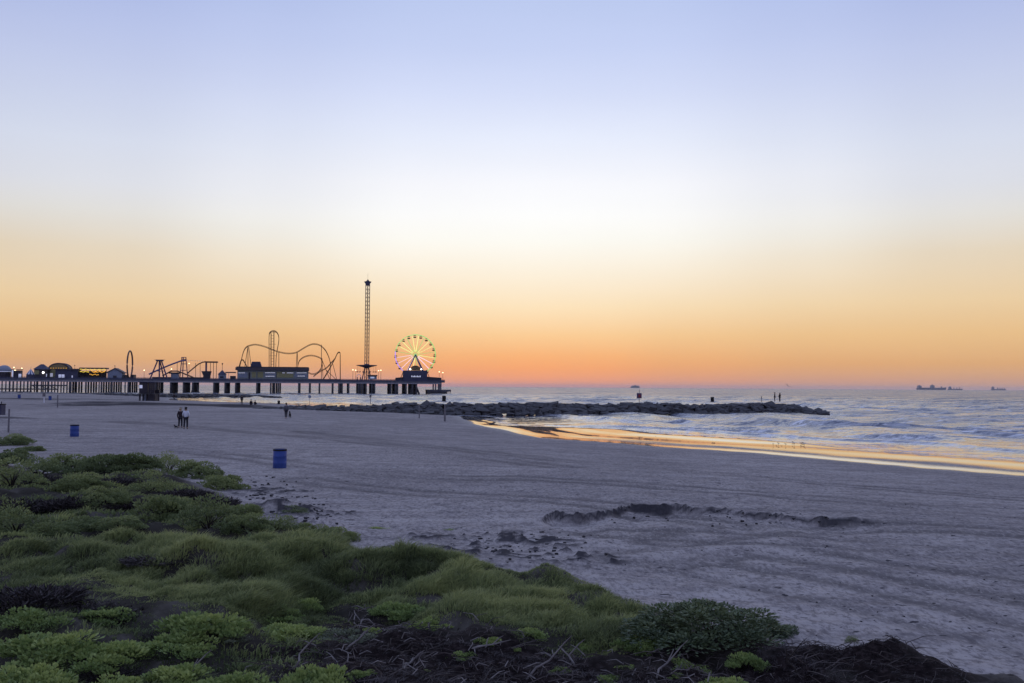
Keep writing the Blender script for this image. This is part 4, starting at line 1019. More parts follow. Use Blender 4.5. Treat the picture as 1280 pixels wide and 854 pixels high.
# ------------------------------------------------------------------ people
def skin_mesh(name, verts, edges, m, sub=1):
    me = bpy.data.meshes.new(name); me.from_pydata([v[0] for v in verts], edges, [])
    o = bpy.data.objects.new(name, me); COL.objects.link(o)
    o.modifiers.new('skin', 'SKIN'); 
    sv = me.skin_vertices[0].data
    for i, v in enumerate(verts): sv[i].radius = v[1] if isinstance(v[1], tuple) else (v[1], v[1]); sv[i].use_root = (i == 0)
    ss_ = o.modifiers.new('sub', 'SUBSURF'); ss_.levels = sub; ss_.render_levels = sub
    dg = bpy.context.evaluated_depsgraph_get(); nm = bpy.data.meshes.new_from_object(o.evaluated_get(dg)); nm.name = name
    bpy.data.objects.remove(o); bpy.data.meshes.remove(me)
    nm.polygons.foreach_set('use_smooth', [True] * len(nm.polygons)); nm.materials.clear(); nm.materials.append(m); return nm
def person(label, p, h=1.72, rz=0, top=M_COATD, legs=M_JEAN, hair=M_HAIRD, pose='stand', long_hair=False, group=None, fingers=True, step=.0, arm=0.0):
    k = h / 1.72; t = thing('person', label, 'person', p, rz, group); t.scale = (k, k, k)
    V = []; E = []
    def v(x, y, z, r, par=None):
        V.append(((x, y, z), r)); 
        if par is not None: E.append((par, len(V) - 1))
        return len(V) - 1
    dz = -.78 if pose == 'sit' else 0.0
    pel = v(0, 0, .95 + dz, (.15, .11)); sp1 = v(0, .01, 1.12 + dz, (.13, .095), pel); ch = v(0, 0, 1.31 + dz, (.16, .11), sp1)
    nk = v(0, -.01, 1.46 + dz, .055, ch); hb = v(0, .02, 1.54 + dz, (.068, .075), nk); hd = v(0, .02, 1.63 + dz, (.078, .095), hb); v(0, .0, 1.70 + dz, (.055, .065), hd)
    v(0, .115, 1.60 + dz, .016, hd)
    for s in (-1, 1): v(s * .082, .0, 1.61 + dz, .016, hd)
    J = {}
    for s in (-1, 1):
        sh = v(s * .175, -.01, 1.41 + dz, .062, ch)
        el = v(s * (.24 + arm * .03), -.03 + arm * .06, 1.13 + dz, .045, sh)
        wr = v(s * (.235 - arm * .12), .05 + arm * .22, .90 + dz + arm * .14, .030, el); pa = v(s * (.235 - arm * .13), .065 + arm * .26, .82 + dz + arm * .15, (.024, .036), wr)
        if fingers:
            bx, by, bz = V[pa][0]
            for j, (oy, ln) in enumerate(((-.03, .065), (-.01, .08), (.012, .085), (.032, .075))):
                f1 = v(bx + s * .004, by + oy, bz - ln * .55, .0095, pa); v(bx - s * .012, by + oy + .004, bz - ln, .008, f1)
            f1 = v(bx - s * .02, by + .045, bz + .01, .011, pa); v(bx - s * .03, by + .06, bz - .03, .0095, f1)
        J[s] = (sh, el, wr)
        hip = v(s * .095, 0, .90 + dz, .095, pel)
        if pose == 'sit':
            kn = v(s * .12, .36, .48, .06, hip); an = v(s * .11, .52, .08, .042, kn); toe = v(s * .12, .64, .05, .036, an)
        else:
            o = step * s; kn = v(s * .10, .03 + o * .5, .50, .062, hip); an = v(s * .10, -.02 + o, .09, .042, kn); he = v(s * .10, -.06 + o, .05, .04, an); toe = v(s * .12, .13 + o, .04, (.04, .032), an)
        J[s] += (hip, kn, an)
    body = link('body', skin_mesh('body', V, E, M_SKIN), None, t)
    P_ = lambda i: V[i][0]
    cv = [(P_(pel)[:2] + (P_(pel)[2] - .08,), (.19, .15)), (P_(sp1), (.165, .13)), (P_(ch), (.195, .145)), (P_(nk)[:2] + (P_(nk)[2] - .03,), .075)]; ce = [(0, 1), (1, 2), (2, 3)]
    for s in (-1, 1):
        b = len(cv); cv += [(P_(J[s][0]), .085), (P_(J[s][1]), .068), (P_(J[s][2]), .05)]; ce += [(2, b), (b, b + 1), (b + 1, b + 2)]
    link('jacket', skin_mesh('jacket', cv, ce, top), None, t)
    lv = [(P_(pel), (.165, .125))]; le = []
    for s in (-1, 1):
        b = len(lv); q = P_(J[s][5]); lv += [(P_(J[s][3]), .112), (P_(J[s][4]), .082), ((q[0], q[1], q[2] + .0), .064)]; le += [(0, b), (b, b + 1), (b + 1, b + 2)]
        f = (q[0], q[1] - .05, .05); g2 = (q[0] + s * .02, q[1] + .15, .045)
        link('shoe', skin_mesh('shoe', [(f, .048), ((q[0], q[1] + .05, .055), (.05, .045)), (g2, .042)], [(0, 1), (1, 2)], M_BLACK), None, t)
    link('trousers', skin_mesh('trousers', lv, le, legs), None, t)
    hz_ = 1.66 + dz; hv = [((0, -.015, hz_), (.094, .10)), ((0, .005, hz_ + .055), (.07, .08)), ((0, -.055, hz_ - .06), (.08, .06))]; he_ = [(0, 1), (0, 2)]
    if long_hair: hv.append(((0, -.085, hz_ - .20), (.085, .05))); he_.append((2, 3))
    link('hair', skin_mesh('hair', hv, he_, hair), None, t)
    return t
pA = ong(225.3, 535); person('person in dark jacket and trousers with blonde hair, walking left of the pale-shirted one', pA, 1.66, .1, M_COATD, M_JEAN, M_HAIRB, long_hair=False, step=.12)
pB = ong(232, 536.4); person('person in a pale loose shirt and dark trousers walking beside the dark-jacketed one', pB, 1.76, .05, M_COATW, M_JEAN, M_HAIRD, step=.1, arm=.6)
p = ong(357.5, 523); person('lone person in grey walking a small dog on the open sand', p, 1.75, .4, plain('grey_coat', (.10, .10, .12), .8), M_JEAN, step=.15, fingers=True)
p = ong(302.2, 505.5); person('dark figure standing at the water edge, leftmost of three', p, 1.7, .2, M_COATD, M_JEAN)
p = ong(313.8, 506); person('dark figure sitting on the sand ridge, left of the sitting pair', p, 1.75, .2, M_COATD, M_JEAN, pose='sit')
p = ong(318.8, 506); person('dark figure sitting on the sand ridge, right of the sitting pair', p, 1.7, -.3, M_COATD, M_JEAN, pose='sit')
person('dark figure standing on the jetty crest, left of the two people', jpt(968.5) + Vector((0, 0, .1)), 1.72, 1.4, M_COATD, M_JEAN)
person('dark figure standing on the jetty crest, right of the two people', jpt(974.8) + Vector((0, 0, .1)), 1.62, .6, M_COATD, M_JEAN, arm=.7)
p = ong(217.5, 500.5); person('tiny dark figure wading in the bright shallow pool', p, 1.6, 0, M_COATD, M_JEAN)

def dog(label, p, rz, s=1.0):
    t = thing('dog', label, 'dog', p, rz); t.scale = (s, s, s)
    V = [((0, -.18, .36), (.085, .09)), ((0, .0, .37), (.09, .10)), ((0, .18, .38), (.10, .115)), ((0, .28, .47), .065), ((0, .34, .55), (.062, .065)), ((0, .44, .52), .035), ((.045, .31, .63), .016), ((-.045, .31, .63), .016),
         ((0, -.30, .42), .022), ((0, -.40, .54), .014)]
    E = [(0, 1), (1, 2), (2, 3), (3, 4), (4, 5), (4, 6), (4, 7), (0, 8), (8, 9)]
    for x in (-.07, .07):
        b = len(V); V += [((x, .17, .24), .042), ((x, .17, .11), .026), ((x, .20, .02), .024)]; E += [(2, b), (b, b + 1), (b + 1, b + 2)]
        b = len(V); V += [((x, -.14, .25), .055), ((x, -.25, .15), .028), ((x, -.21, .03), .022), ((x, -.18, .02), .024)]; E += [(0, b), (b, b + 1), (b + 1, b + 2), (b + 2, b + 3)]
    link('body', skin_mesh('body', V, E, M_BLACK), None, t)
    MB().tube([(.07 * math.cos(a), .285 + .02 * math.sin(a), .47 + .06 * math.sin(a)) for a in np.linspace(0, 6.28, 13)[:-1]], .012, 5, closed=True).obj('collar', M_GRED, t)
    return t
dog('small dark dog walking beside the lone person in grey', ong(362.3, 522.5), .3, 1.25)
dog('small dark dog at the feet of the dark-jacketed person', ong(220, 536), 1.2, .55)

# shore birds
def bird_mesh():
    V = [((0, -.08, .15), (.03, .028)), ((0, 0, .16), (.05, .048)), ((0, .07, .18), (.038, .038)), ((0, .11, .23), .022), ((0, .125, .26), .026), ((0, -.17, .14), (.02, .008))]
    return skin_mesh('body', V, [(0, 1), (1, 2), (2, 3), (3, 4), (0, 5)], M_FEATH)
bme = bird_mesh(); bill = MB().tube([(0, .14, .26), (0, .21, .25)], [.008, .003], 5).mesh('bill'); bill.materials.append(M_BLACK)
leg = MB().tube([(0, 0, 0), (0, -.01, .07), (0, .0, .14)], .006, 4).tube([(0, 0, .005), (0, .04, .003)], .005, 4).mesh('leg'); leg.materials.append(M_BLACK)
BIRDS = [(966.5, 556.8, 0), (973, 556.2, 1), (982, 557.2, 2), (991.2, 554.4, 1.2), (992.6, 556.8, -1), (1001.5, 556, .5), (1003.5, 555.2, 1.6), (1005.3, 557, -1.4)]
BL = ['leftmost small shorebird on the golden wet sand', 'second small shorebird from left on the golden wet sand', 'third small shorebird from left, nearest the sand', 'upper bird of the middle pair on the wet sand',
      'lower bird of the middle pair on the wet sand', 'left bird of the right-hand trio on the wet sand', 'farthest bird of the right-hand trio on the wet sand', 'rightmost small shorebird on the golden wet sand']
for (px, py, rz), lb in zip(BIRDS, BL):
    p = ong(px, py); t = thing('shorebird', lb, 'bird', p, rz, 'shorebirds on the wet sand'); t.scale = (.7,) * 3
    link('body', bme, None, t); link('bill', bill, None, t); link('leg', leg, None, t, (.02, 0, 0)); link('leg', leg, None, t, (-.02, .03, 0))
def gull(label, p, rz, s, bank):
    t = thing('gull', label, 'bird', p, rz); t.scale = (s,) * 3; t.rotation_euler = (0, bank, rz)
    link('body', skin_mesh('body', [((0, -.15, 0), (.035, .03)), ((0, 0, 0), (.065, .06)), ((0, .14, .01), (.05, .05)), ((0, .22, .02), .035), ((0, -.28, 0), (.05, .01))], [(0, 1), (1, 2), (2, 3), (0, 4)], M_FEATHW), None, t)
    for sx in (-1, 1):
        MB().add([(sx * .04, .08, .02), (sx * .30, .12, .13), (sx * .62, .0, .10), (sx * .30, -.04, .12), (sx * .04, -.09, .02), (sx * .04, .0, -.01), (sx * .3, .04, .10)],
                 [(0, 1, 3, 4), (1, 2, 3), (0, 5, 6, 1), (5, 4, 3, 6), (1, 6, 2), (6, 3, 2)]).obj('wing', M_FEATH, t)
    MB().tube([(0, .25, .02), (0, .31, .01)], [.014, .004], 5).obj('bill', M_AMBER if False else M_STEEL, t)
gull('gull gliding low over the horizon right of the jetty people', D(985, 482.6, 230), .2, 1.5, .55)

# ships on the horizon
def ship(label, x0, x1, Y, parts, htop):
    a = D(x0, 486, Y); b = D(x1, 486, Y); t = thing('cargo_ship', label, 'ship', ((a.x + b.x) / 2, Y, 0), 0); Ln = b.x - a.x; hh = Ln * .075; w = Ln * .13
    prof = [(-Ln / 2, hh * .9), (-Ln / 2 + Ln * .02, -4), (Ln / 2 - Ln * .03, -4), (Ln / 2, hh * 1.15), (Ln / 2 - Ln * .07, hh * 1.1), (Ln / 2 - Ln * .08, hh), (-Ln / 2 + Ln * .2, hh)]
    MB().prism(prof, -w / 2, w / 2).obj('hull', M_HULL, t)
    for f0, f1, h0 in parts: MB().bx(-Ln / 2 + f0 * Ln, -Ln / 2 + f1 * Ln, -w * .4, w * .4, hh * .98, hh + h0).obj('superstructure', M_SHIPW if f1 - f0 > .02 else M_HULL, t)
    return t
ship('long cargo ship on the right horizon, leftmost of the three', 1146, 1182, 16000, [(.03, .15, 30), (.07, .10, 42), (.48, .60, 38), (.53, .55, 52), (.85, .86, 20)], 20)
ship('middle ship of the three on the right horizon', 1185, 1203, 18000, [(.05, .22, 36), (.12, .15, 50), (.4, .42, 26), (.6, .62, 26), (.8, .82, 26)], 20)
ship('rightmost small ship on the horizon', 1239, 1257, 18500, [(.04, .2, 38), (.1, .13, 54), (.45, .47, 30), (.6, .62, 28), (.75, .77, 28), (.9, .92, 25)], 20)
ship('boxy distant ship on the horizon left of the picture centre line of the jetty', 788, 800, 23000, [(.04, .96, 26), (.2, .86, 40), (.45, .55, 52)], 20)['label'] = 'boxy distant ship on the horizon above the boxy jetty marker'

# ================================================================== VEGETATION
def leaves(cent, dirs, ln, wd, fold=.25, seed=0, rn=None):
    # kite-shaped leaves: base, two sides, tip (two triangles folded along the midrib)
    q = np.random.default_rng(seed); n = len(cent)
    dirs = dirs / (np.linalg.norm(dirs, axis=1)[:, None] + 1e-9)
    ref = q.normal(size=(n, 3)); side = np.cross(dirs, ref); side /= np.linalg.norm(side, axis=1)[:, None] + 1e-9
    nor = np.cross(side, dirs)
    ln = np.asarray(ln)[:, None]; wd = np.asarray(wd)[:, None]
    b = cent; tip = cent + dirs * ln; m_ = cent + dirs * ln * .58 + nor * ln * fold * .5
    v = np.stack([b, m_ - side * wd / 2, tip, m_ + side * wd / 2], 1).reshape(-1, 3)
    i = np.arange(n)[:, None] * 4
    f = np.concatenate([i + np.array([[0, 1, 2]]), i + np.array([[0, 2, 3]])], 0)
    return v, f, np.repeat(rn if rn is not None else q.random(n), 4)
def dome_points(n, seed, clumps, flat=.75, core=.35):
    q = np.random.default_rng(seed)
    cc = q.normal(size=(clumps, 3)); cc[:, 2] = np.abs(cc[:, 2]); cc /= np.linalg.norm(cc, axis=1)[:, None]
    cc *= q.uniform(.45, .84, (clumps, 1)); cr = q.uniform(.15, .32, clumps)
    k = q.integers(0, clumps, n); d = q.normal(size=(n, 3)); d[:, 2] = np.abs(d[:, 2]) * 1.1 - .25; d /= np.linalg.norm(d, axis=1)[:, None]
    rad_ = cr[k] * (1 - core * q.random(n) ** 2)
    p = cc[k] + d * rad_[:, None]; p[:, 2] = np.maximum(p[:, 2], .02) * flat
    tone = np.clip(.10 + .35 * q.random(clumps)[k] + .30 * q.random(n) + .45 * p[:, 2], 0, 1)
    return p, d, tone
def plant_mesh(kind, seed):
    q = np.random.default_rng(seed)
    if kind == 'shrub':
        p, d, tn = dome_points(4600, seed, 26); d = d + np.array([0, 0, .5]) + q.normal(0, .35, d.shape); l = q.uniform(.06, .105, len(p)); w = l * .5; m = M_SHRUB
    elif kind == 'bush':
        p, d, tn = dome_points(9000, seed, 40, .8); d = d + np.array([0, 0, .15]) + q.normal(0, .4, d.shape); l = q.uniform(.055, .095, len(p)); w = l * .42; m = M_BUSH
    elif kind == 'succulent':
        p, d, tn = dome_points(2400, seed, 30, .7, .6); d = d * .6 + np.array([0, 0, .9]) + q.normal(0, .25, d.shape); l = q.uniform(.09, .16, len(p)); w = l * .48; m = M_SUCC
    elif kind == 'pale':
        p, d, tn = dome_points(1500, seed, 18, .6, .6); d = d * .8 + np.array([0, 0, .8]) + q.normal(0, .3, d.shape); l = q.uniform(.10, .19, len(p)); w = l * .22; m = M_PALE
    elif kind == 'loose':
        p, d, tn = dome_points(1900, seed, 22, .95, .5); d = d * .8 + np.array([0, 0, .5]) + q.normal(0, .4, d.shape); l = q.uniform(.06, .11, len(p)); w = l * .4; m = M_SHRUB
    else:   # dead: twiggy purple grey stems
        n = 1500; a = q.random(n) * 6.28; r = np.sqrt(q.random(n)) * .8; p = np.stack([r * np.cos(a), r * np.sin(a), q.random(n) * .45 * (1 - r * .7)], 1)
        d = np.stack([p[:, 0], p[:, 1], np.full(n, .7)], 1) + q.normal(0, .45, (n, 3)); tn = q.random(n); l = q.uniform(.12, .32, n); w = np.full(n, .022); m = M_DEAD
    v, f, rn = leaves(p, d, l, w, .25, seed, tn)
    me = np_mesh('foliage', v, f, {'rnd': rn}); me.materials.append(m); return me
VAR = {k: [plant_mesh(k, 500 + 10 * i + j) for j in range(n)] for i, (k, n) in enumerate((('shrub', 4), ('bush', 2), ('succulent', 4), ('pale', 2), ('loose', 2), ('dead', 2)))}
def stem_mesh(seed):
    q = random.Random(seed); m = MB()
    for i in range(9):
        a = q.random() * 6.28; r = q.uniform(.25, .65); m.tube([(.04 * math.cos(a), .04 * math.sin(a), -.06), (r * .4 * math.cos(a), r * .4 * math.sin(a), .22), (r * math.cos(a), r * math.sin(a), q.uniform(.35, .55))], [.022, .015, .006], 5)
    me = m.mesh('stems'); me.materials.append(M_TWIG); return me
STEM = [stem_mesh(i) for i in range(3)]
KN = {'shrub': 'dune_shrub', 'bush': 'leafy_bush', 'succulent': 'succulent_clump', 'pale': 'pale_clump', 'loose': 'loose_bush', 'dead': 'dead_shrub'}
KC = {'shrub': 'shrub', 'bush': 'bush', 'succulent': 'plant', 'pale': 'plant', 'loose': 'bush', 'dead': 'shrub'}
_pi = [0]
def plant(kind, px, py, wpx, hf, label, group=None):
    # px,py: base centre in the picture, wpx: width in picture pixels, hf: height / half width
    p = ong(px, py); dist = math.hypot(p.x, p.y); rr = wpx / 2 * dist / FPX / .95
    t = thing(KN[kind], label, KC[kind], p - Vector((0, 0, .04)), 0, group); _pi[0] += 1; i = _pi[0]
    t.scale = (rr, rr * rnd.uniform(.75, .95), rr * hf); t.rotation_euler[2] = rnd.uniform(-.5, .5)
    fo = link('foliage', VAR[kind][i % len(VAR[kind])], None, t); fo.rotation_euler[2] = rnd.random() * 6.28
    if kind != 'dead': link('stems', STEM[i % 3], None, t)
    else: link('stems', STEM[i % 3], None, t)
    return t
ROWS = {
 "thicket's rear row against the sand": [(5, 580, 70, .6), (48, 592, 60, .6), (85, 590, 66, .7), (130, 588, 66, .75), (172, 586, 66, .7), (212, 590, 60, .75), (246, 597, 58, .8), (276, 612, 60, .8)],
 "thicket's second row": [(15, 606, 80, .7), (58, 606, 52, .75), (102, 612, 60, .7), (148, 606, 56, .6), (190, 614, 62, .7), (232, 622, 64, .6), (268, 632, 60, .7), (302, 645, 56, .7)],
 "thicket's third row": [(30, 640, 100, .5), (88, 636, 66, .7), (130, 630, 62, .75), (168, 636, 60, .6), (210, 648, 90, .8), (262, 660, 90, .85), (308, 664, 70, .7)],
 "thicket's front row beside the grass": [(20, 668, 90, .75), (66, 668, 60, .6), (104, 664, 70, .6), (150, 660, 64, .5), (345, 662, 62, .6), (386, 668, 60, .6), (420, 674, 54, .7)]}
for rn_, lst in ROWS.items():
    for i, (px, py, w, hf) in enumerate(lst):
        dead = (rn_.startswith("thicket's second") and i in (1, 3, 5, 6)) or (rn_.startswith("thicket's third") and i in (0, 1, 3))
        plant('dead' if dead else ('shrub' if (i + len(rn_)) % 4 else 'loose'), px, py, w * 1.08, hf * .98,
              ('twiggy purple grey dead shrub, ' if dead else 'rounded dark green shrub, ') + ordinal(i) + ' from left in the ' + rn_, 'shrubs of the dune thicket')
plant('shrub', 14, 556, 56, .5, 'dark shrub on the far left hummock behind the rear row', 'far left hummock shrubs')
plant('shrub', 40, 564, 36, .5, 'small shrub on the right slope of the far left hummock', 'far left hummock shrubs')
plant('loose', 366, 640, 44, .4, 'low green shrub between two heaps of broken sand', None)
# succulents in the foreground
SUCC = [(250, 790, 110, .55, 'broad light green succulent clump at the foot of the big grass mound'), (225, 812, 90, .5, 'light green succulent clump just below the broad one, spreading left'),
        (130, 772, 70, .5, 'dull green succulent clump left of the broad light one'), (40, 778, 80, .5, 'dull green succulent clump at the left edge under the dead brush'),
        (60, 818, 120, .5, 'large dark green succulent mat in the lower left corner, upper part'), (130, 826, 110, .5, 'dark green succulent mat right of the large corner mat'),
        (30, 862, 110, .55, 'bluish green succulent at the very bottom left corner'), (150, 868, 90, .6, 'yellow green succulent cut by the bottom edge, leftmost'), (225, 852, 100, .5, 'light green succulent spreading at the bottom edge above the white twig'),
        (290, 866, 100, .55, 'light green succulent cut by the bottom edge, left of the bright one'), (395, 866, 100, .75, 'bright green rounded succulent at the bottom edge centre left'),
        (345, 772, 60, .6, 'small rounded succulent above the pale spiky clump, left of dark soil'), (378, 762, 46, .8, 'upright olive clump at the right foot of the big grass mound'),
        (360, 796, 90, .45, 'grey green succulent beside the pale spiky clump'), (800, 812, 72, .6, 'bright yellow green succulent left below the large dark bush'),
        (856, 836, 54, .6, 'grey green rounded succulent below the large dark bush'), (580, 820, 40, .45, 'single small grey green cushion plant on the bare dark soil'),
        (612, 800, 34, .5, 'small light green plant at the lower edge of the grass, above the cushion plant'), (900, 864, 70, .6, 'bright green broad-leaved succulent cut by the bottom edge, right of centre'),
        (845, 845, 26, .6, 'tiny blue green rosette beside the grey green succulent'), (935, 836, 52, .8, 'straggly grey green plant on the slope below the dark mound'), (782, 832, 30, .4, 'tiny succulent sprig left of the grey green one'),
        (498, 770, 70, .55, 'dark leafy clump at the left foot of the middle grass mound'), (640, 810, 20, .5, 'tiny yellow green sprig on bare soil'), (530, 838, 22, .5, 'tiny olive sprig among the roots'), (610, 856, 16, .5, 'tiny bright sprig at the bottom edge'),
        (470, 792, 44, .5, 'low green clump right of the pale spiky clump'), (540, 782, 52, .5, 'green clump at the foot of the middle grass mound'), (665, 795, 44, .55, 'green clump below the upright yellowish bush'),
        (735, 806, 40, .5, 'small green clump left of the bright yellow green succulent'), (452, 846, 36, .5, 'low succulent right of the bright rounded one at the bottom edge'), (700, 838, 30, .5, 'small light sprig beside the forked bleached root'),
        (760, 850, 44, .5, 'light green succulent at the bottom edge below the curved root')]
for px, py, w, hf, lb in SUCC: plant('succulent', px, py, w * 1.1, hf, lb)
plant('pale', 430, 800, 80, .45, 'pale spiky clump on the edge of the dark soil'); plant('pale', 395, 796, 40, .5, 'small pale spiky tuft left of the pale spiky clump')
plant('pale', 290, 800, 50, .5, 'pale bleached tuft within the broad succulent clump')
plant('bush', 886, 797, 190, .52, 'large rounded dark leafy bush at the edge of the sand'); plant('bush', 960, 792, 76, .6, 'small dark bush leaning out right of the large dark bush')
plant('loose', 838, 792, 70, .7, 'lighter green bush joined to the left side of the large dark bush')
plant('loose', 710, 782, 60, 1.1, 'upright yellowish bush in front of the grass mound'); plant('loose', 1066, 804, 24, .9, 'small leafy sprig on top of the dark mound'); plant('loose', 984, 786, 30, .5, 'wispy leafy sprig reaching over the sand right of the bushes')
plant('dead', 40, 752, 130, .5, 'purple grey dead brush on the left edge below the grass'); plant('dead', 130, 765, 110, .4, 'twiggy dead brush with pale stems beside the left dead brush'); plant('dead', 190, 800, 80, .35, 'dark dead brush between the succulents')
plant('dead', 195, 700, 90, .3, 'dark dead patch with one leaning twig in the grass'); plant('dead', 130, 845, 90, .4, 'dark dead brush among the corner succulents')
plant('succulent', 560, 662, 40, .18, 'flat strip of low green plants on open sand'); plant('succulent', 470, 660, 36, .2, 'sparse low plants on the sand beside the dune tip')

# grass blades, growing in domed tufts
def grass(name, label, n, poly, lmin, lmax, mt, seed, wd=.011, tuft=0, upf=1.0):
    q = np.random.default_rng(seed); P = np.array(poly); x0, y0 = P.min(0); x1, y1 = P.max(0)
    def fill(m):
        xs = []; ys = []; got = 0
        while got < m:
            x = q.uniform(x0, x1, 4 * m); y = q.uniform(y0, y1, 4 * m)
            keep = (sdist(x, y, poly) + .5 * fbm(x / .8, y / .8, 81, 3) > 0) & (q.random(4 * m) < np.clip((13.0 / np.hypot(x, y)) ** 1.0, .35, 1)) & (np.abs(x) < .62 * np.maximum(y, 1) + 2)
            keep &= sdist(x, y, DUNE) > -.1
            if not tuft: keep &= vnoise(x / .55, y / .55, 83) + .7 * vnoise(x / .17, y / .17, 84) + q.uniform(-.35, .35, 4 * m) > -.2
            xs.append(x[keep]); ys.append(y[keep]); got += keep.sum()
        return np.concatenate(xs)[:m], np.concatenate(ys)[:m]
    if tuft:
        cx, cy = fill(tuft); k = q.integers(0, tuft, n); rt = q.uniform(.16, .40, tuft) * np.clip(np.hypot(cx, cy) / 17, .9, 1.6)
        rr = np.sqrt(q.random(n)); aa = q.random(n) * 6.283; x = cx[k] + rt[k] * rr * np.cos(aa); y = cy[k] + rt[k] * rr * np.sin(aa); tt = (.10 * q.normal(size=tuft))[k]; hh = q.uniform(.7, 1.35, tuft)[k] * (1 - .55 * rr ** 2)
        ox, oy = rr * np.cos(aa), rr * np.sin(aa)
    else:
        x, y = fill(n); tt = 0; hh = 1.0; ox = oy = 0
    z, lump = terrain(x, y, 'lump')
    tall = (.7 + .6 * (vnoise(x / .9, y / .9, 86) + .5)) * (.3 + .7 * sstep(0, .8, sdist(x, y, poly)))
    l = q.uniform(lmin, lmax, n) * tall * hh
    e = .1; gx = (terrain(x + e, y) - z) / e; gy = (terrain(x, y + e) - z) / e
    az = 2.6 * fbm(x / 1.3, y / 1.3, 88, 2) + q.normal(0, 1.7, n)
    lean = np.stack([np.cos(az) * .42 - gx * .45 + .1 + ox * .55, np.sin(az) * .42 - gy * .45 + oy * .55, np.zeros(n)], 1)
    up = np.array([0, 0, upf]); b = np.stack([x, y, z - .02], 1)
    m1 = b + (up * .55 + lean * .18) * l[:, None]; tp = b + (up * .80 + lean * (.75 + .3 * q.random((n, 1)))) * l[:, None]
    sd_ = np.stack([np.cos(q.random(n) * 6.28), np.sin(q.random(n) * 6.28), np.zeros(n)], 1); w = (wd * q.uniform(.7, 1.4, n) * np.clip(np.hypot(x, y) / 15, 1, 1.9))[:, None]
    v = np.stack([b - sd_ * w / 2, b + sd_ * w / 2, m1 + sd_ * w * .42, m1 - sd_ * w * .42, tp], 1).reshape(-1, 3)
    i = np.arange(n)[:, None] * 5
    f = np.concatenate([i + np.array([[0, 1, 2]]), i + np.array([[0, 2, 3]]), i + np.array([[3, 2, 4]])], 0)
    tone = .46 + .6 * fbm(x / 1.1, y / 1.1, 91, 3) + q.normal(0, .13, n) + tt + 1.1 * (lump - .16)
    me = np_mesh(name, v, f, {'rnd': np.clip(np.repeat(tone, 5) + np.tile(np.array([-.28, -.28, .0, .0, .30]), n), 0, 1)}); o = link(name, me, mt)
    return tag(o, label, 'grass', kind='stuff')
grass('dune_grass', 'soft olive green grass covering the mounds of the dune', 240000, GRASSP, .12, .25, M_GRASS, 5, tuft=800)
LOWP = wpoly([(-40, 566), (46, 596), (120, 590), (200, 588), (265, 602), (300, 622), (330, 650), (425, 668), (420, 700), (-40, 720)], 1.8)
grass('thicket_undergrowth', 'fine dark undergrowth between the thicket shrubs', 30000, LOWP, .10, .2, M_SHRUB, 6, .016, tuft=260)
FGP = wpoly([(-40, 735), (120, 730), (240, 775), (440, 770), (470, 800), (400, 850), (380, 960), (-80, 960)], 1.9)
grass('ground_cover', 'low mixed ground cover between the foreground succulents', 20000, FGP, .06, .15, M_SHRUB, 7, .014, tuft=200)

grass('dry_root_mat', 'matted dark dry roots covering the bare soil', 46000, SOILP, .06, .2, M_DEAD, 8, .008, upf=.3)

# dead roots and twigs lying on the dark soil
def twig_pts(p, ln, a, q, lift=.06):
    pts = [Vector(p)]; c = Vector(p)
    for k in range(5):
        a += q.uniform(-.5, .5); c = c + Vector((math.cos(a), math.sin(a), 0)) * ln / 5; pts.append(Vector((c.x, c.y, tz(c.x, c.y) + lift * math.sin((k + 1) / 5 * math.pi) + .01)))
    return pts
m = MB(); q = random.Random(9); P = np.array(SOILP); x0, y0 = P.min(0); x1, y1 = P.max(0); cnt = 0
cx = rng.uniform(x0, x1, 6000); cy = rng.uniform(max(y0, 7.5), y1, 6000); ok = inside(cx, cy, SOILP) & (np.abs(cx) < cy * .56); cx = cx[ok][:1700]; cy = cy[ok][:1700]; cz = terrain(cx, cy)
for x, y, z in zip(cx, cy, cz):
    a = q.random() * 6.28; ln = q.uniform(.08, .42); b = Vector((x, y, z + .012)); c = b + Vector((math.cos(a) * ln, math.sin(a) * ln, q.uniform(-.02, .07))); mid = (b + c) / 2 + Vector((q.uniform(-.05, .05), q.uniform(-.05, .05), .03))
    m.tube([b, mid, c], [.006, .005, .002], 3, caps=False)
tag(m.obj('root_litter', plain('dry_root', (.075, .062, .057), .85, .75, 3)), 'litter of thin dry roots and twigs on the dark soil', 'twigs', kind='stuff')
m = MB()
for x, y, z in list(zip(cx, cy, cz))[::7]:
    if x > 2.0: continue
    a = q.random() * 6.28; ln = q.uniform(.06, .25); b = Vector((x + .07, y + .05, z + .03)); c = b + Vector((math.cos(a) * ln, math.sin(a) * ln, q.uniform(0, .09)))
    m.tube([b, (b + c) / 2 + Vector((q.uniform(-.04, .04), 0, .03)), c], [.007, .006, .002], 4, caps=False)
tag(m.obj('bleached_twigs', M_WOOD), 'short bleached twigs strewn over the dark soil', 'twigs', kind='stuff')
ROOTS = [(655, 850, 700, 808, 'forked bleached root standing up from the soil left of centre bottom'), (365, 838, 378, 806, 'crooked white root below the pale spiky clump'), (430, 812, 452, 790, 'pale bent root beside the pale spiky clump'),
         (820, 852, 845, 815, 'curved pale root beside the grey green succulent'), (236, 850, 240, 826, 'upright white twig at the bottom edge'), (150, 690, 153, 676, 'dark leaning twig rising from the grass'), (580, 812, 640, 806, 'thin pale root lying above the cushion plant'),
         (1000, 850, 985, 815, 'dark root hanging on the face of the dark mound'), (720, 835, 700, 812, 'pale root right of the forked bleached root'), (500, 838, 515, 826, 'short white twig on the bare soil')]
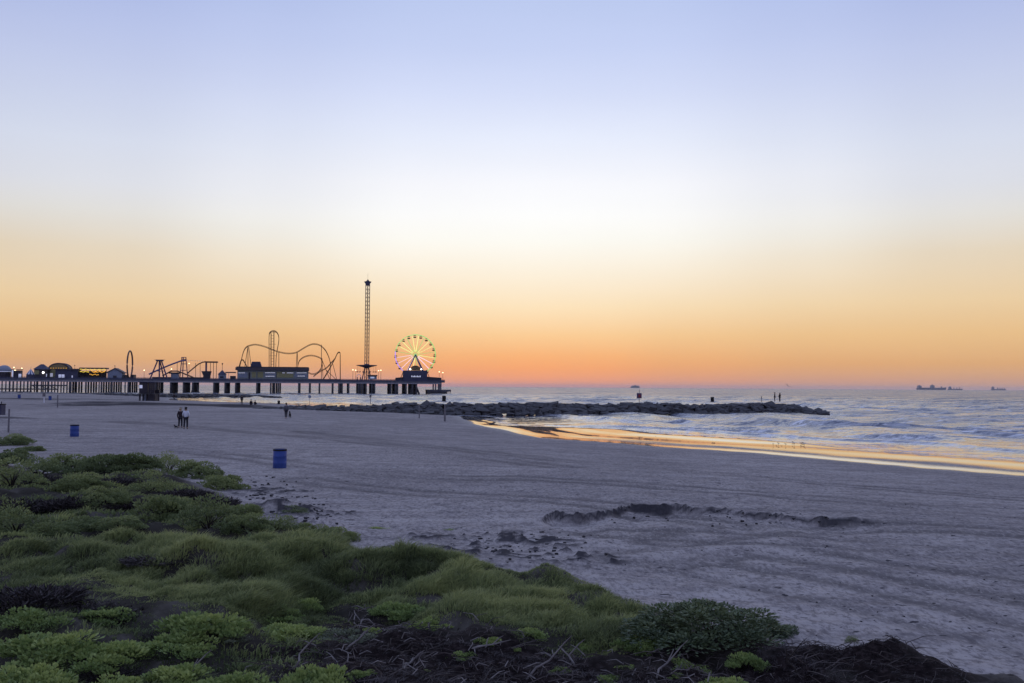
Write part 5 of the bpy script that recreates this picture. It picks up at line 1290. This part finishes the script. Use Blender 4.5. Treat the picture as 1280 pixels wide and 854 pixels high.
for x0, y0, x1, y1, lb in ROOTS:
    a = ong(x0, y0); d = math.hypot(a.x, a.y); b = Vector((a.x + (x1 - x0) * d / FPX, a.y + .15, a.z + max(.05, (y0 - y1) * d / FPX * .8)))
    t = thing('dead_root', lb, 'root', a); w = b - a; r = .014 if 'dark' not in lb else .012
    pts = [Vector((0, 0, -.04))] + [w * f + Vector((rnd.uniform(-.04, .04), rnd.uniform(-.04, .04), rnd.uniform(-.02, .02))) for f in (.3, .6, 1)]
    mm = M_TWIG if 'dark' in lb else M_WOOD
    MB().tube(pts, [r, r * .9, r * .7, r * .3], 6).obj('stem', mm, t)
    MB().tube([pts[2], pts[2] + Vector((w.z * .4 + .05, .03, abs(w.z) * .5 + .04)), pts[2] + Vector((w.z * .5 + .1, .03, abs(w.z) * .7 + .06))], [r * .7, r * .5, r * .2], 5).obj('branch', mm, t)

# clods and wrack scattered over the sand
pl = []
q = random.Random(21)
def clod(px, py, s):
    p = ong(px, py); pl.append((p.x, p.y, p.z + s * .1, s * q.uniform(.8, 1.8), s * q.uniform(.6, 1.1), s * q.uniform(.45, .8), q.random() * 6.3, q.randrange(10)))
for i in range(110): clod(q.uniform(560, 1280), q.uniform(598, 800), q.uniform(.008, .022))
for i in range(70): clod(q.gauss(650, 45), q.gauss(682, 10), q.uniform(.02, .055))
for i in range(60): clod(q.gauss(385, 26), q.gauss(638, 12), q.uniform(.02, .06))
for i in range(50): clod(q.gauss(335, 20), q.gauss(614, 8), q.uniform(.02, .06))
for i in range(50): x = q.uniform(690, 1045); clod(x, np.interp(x, [690, 720, 760, 790, 850, 900, 960, 1045], [643, 645, 641, 634, 635, 639, 644, 650]) + q.gauss(6, 5), q.uniform(.02, .05))
for i in range(40): clod(q.uniform(250, 900), q.uniform(528, 600), q.uniform(.015, .035))
o = rocks_joined('sand_clods', None, [p for p in pl if sdist(np.array([p[0]]), np.array([p[1]]), DUNE)[0] < .3]); o.data.materials.clear(); o.data.materials.append(M_WRACK)
tag(o, 'small dark clods and seaweed scraps scattered over the sand', 'debris', kind='stuff')

# ================================================================== HAZE
hz_m = bpy.data.materials.new('haze'); hz_m.use_nodes = True; ht = hz_m.node_tree; ht.nodes.clear()
ho = ht.nodes.new('ShaderNodeOutputMaterial'); hv = ht.nodes.new('ShaderNodeVolumePrincipled')
hv.inputs['Color'].default_value = (.92, .92, .95, 1); hv.inputs['Density'].default_value = 2.2e-5; hv.inputs['Anisotropy'].default_value = .2
ht.links.new(hv.outputs[0], ho.inputs['Volume'])
hz_o = MB().bx(-34000, 34000, -34000, 34000, -6.0, 84.0).obj('haze', hz_m)
tag(hz_o, 'thin evening haze over the sea', kind='stuff')
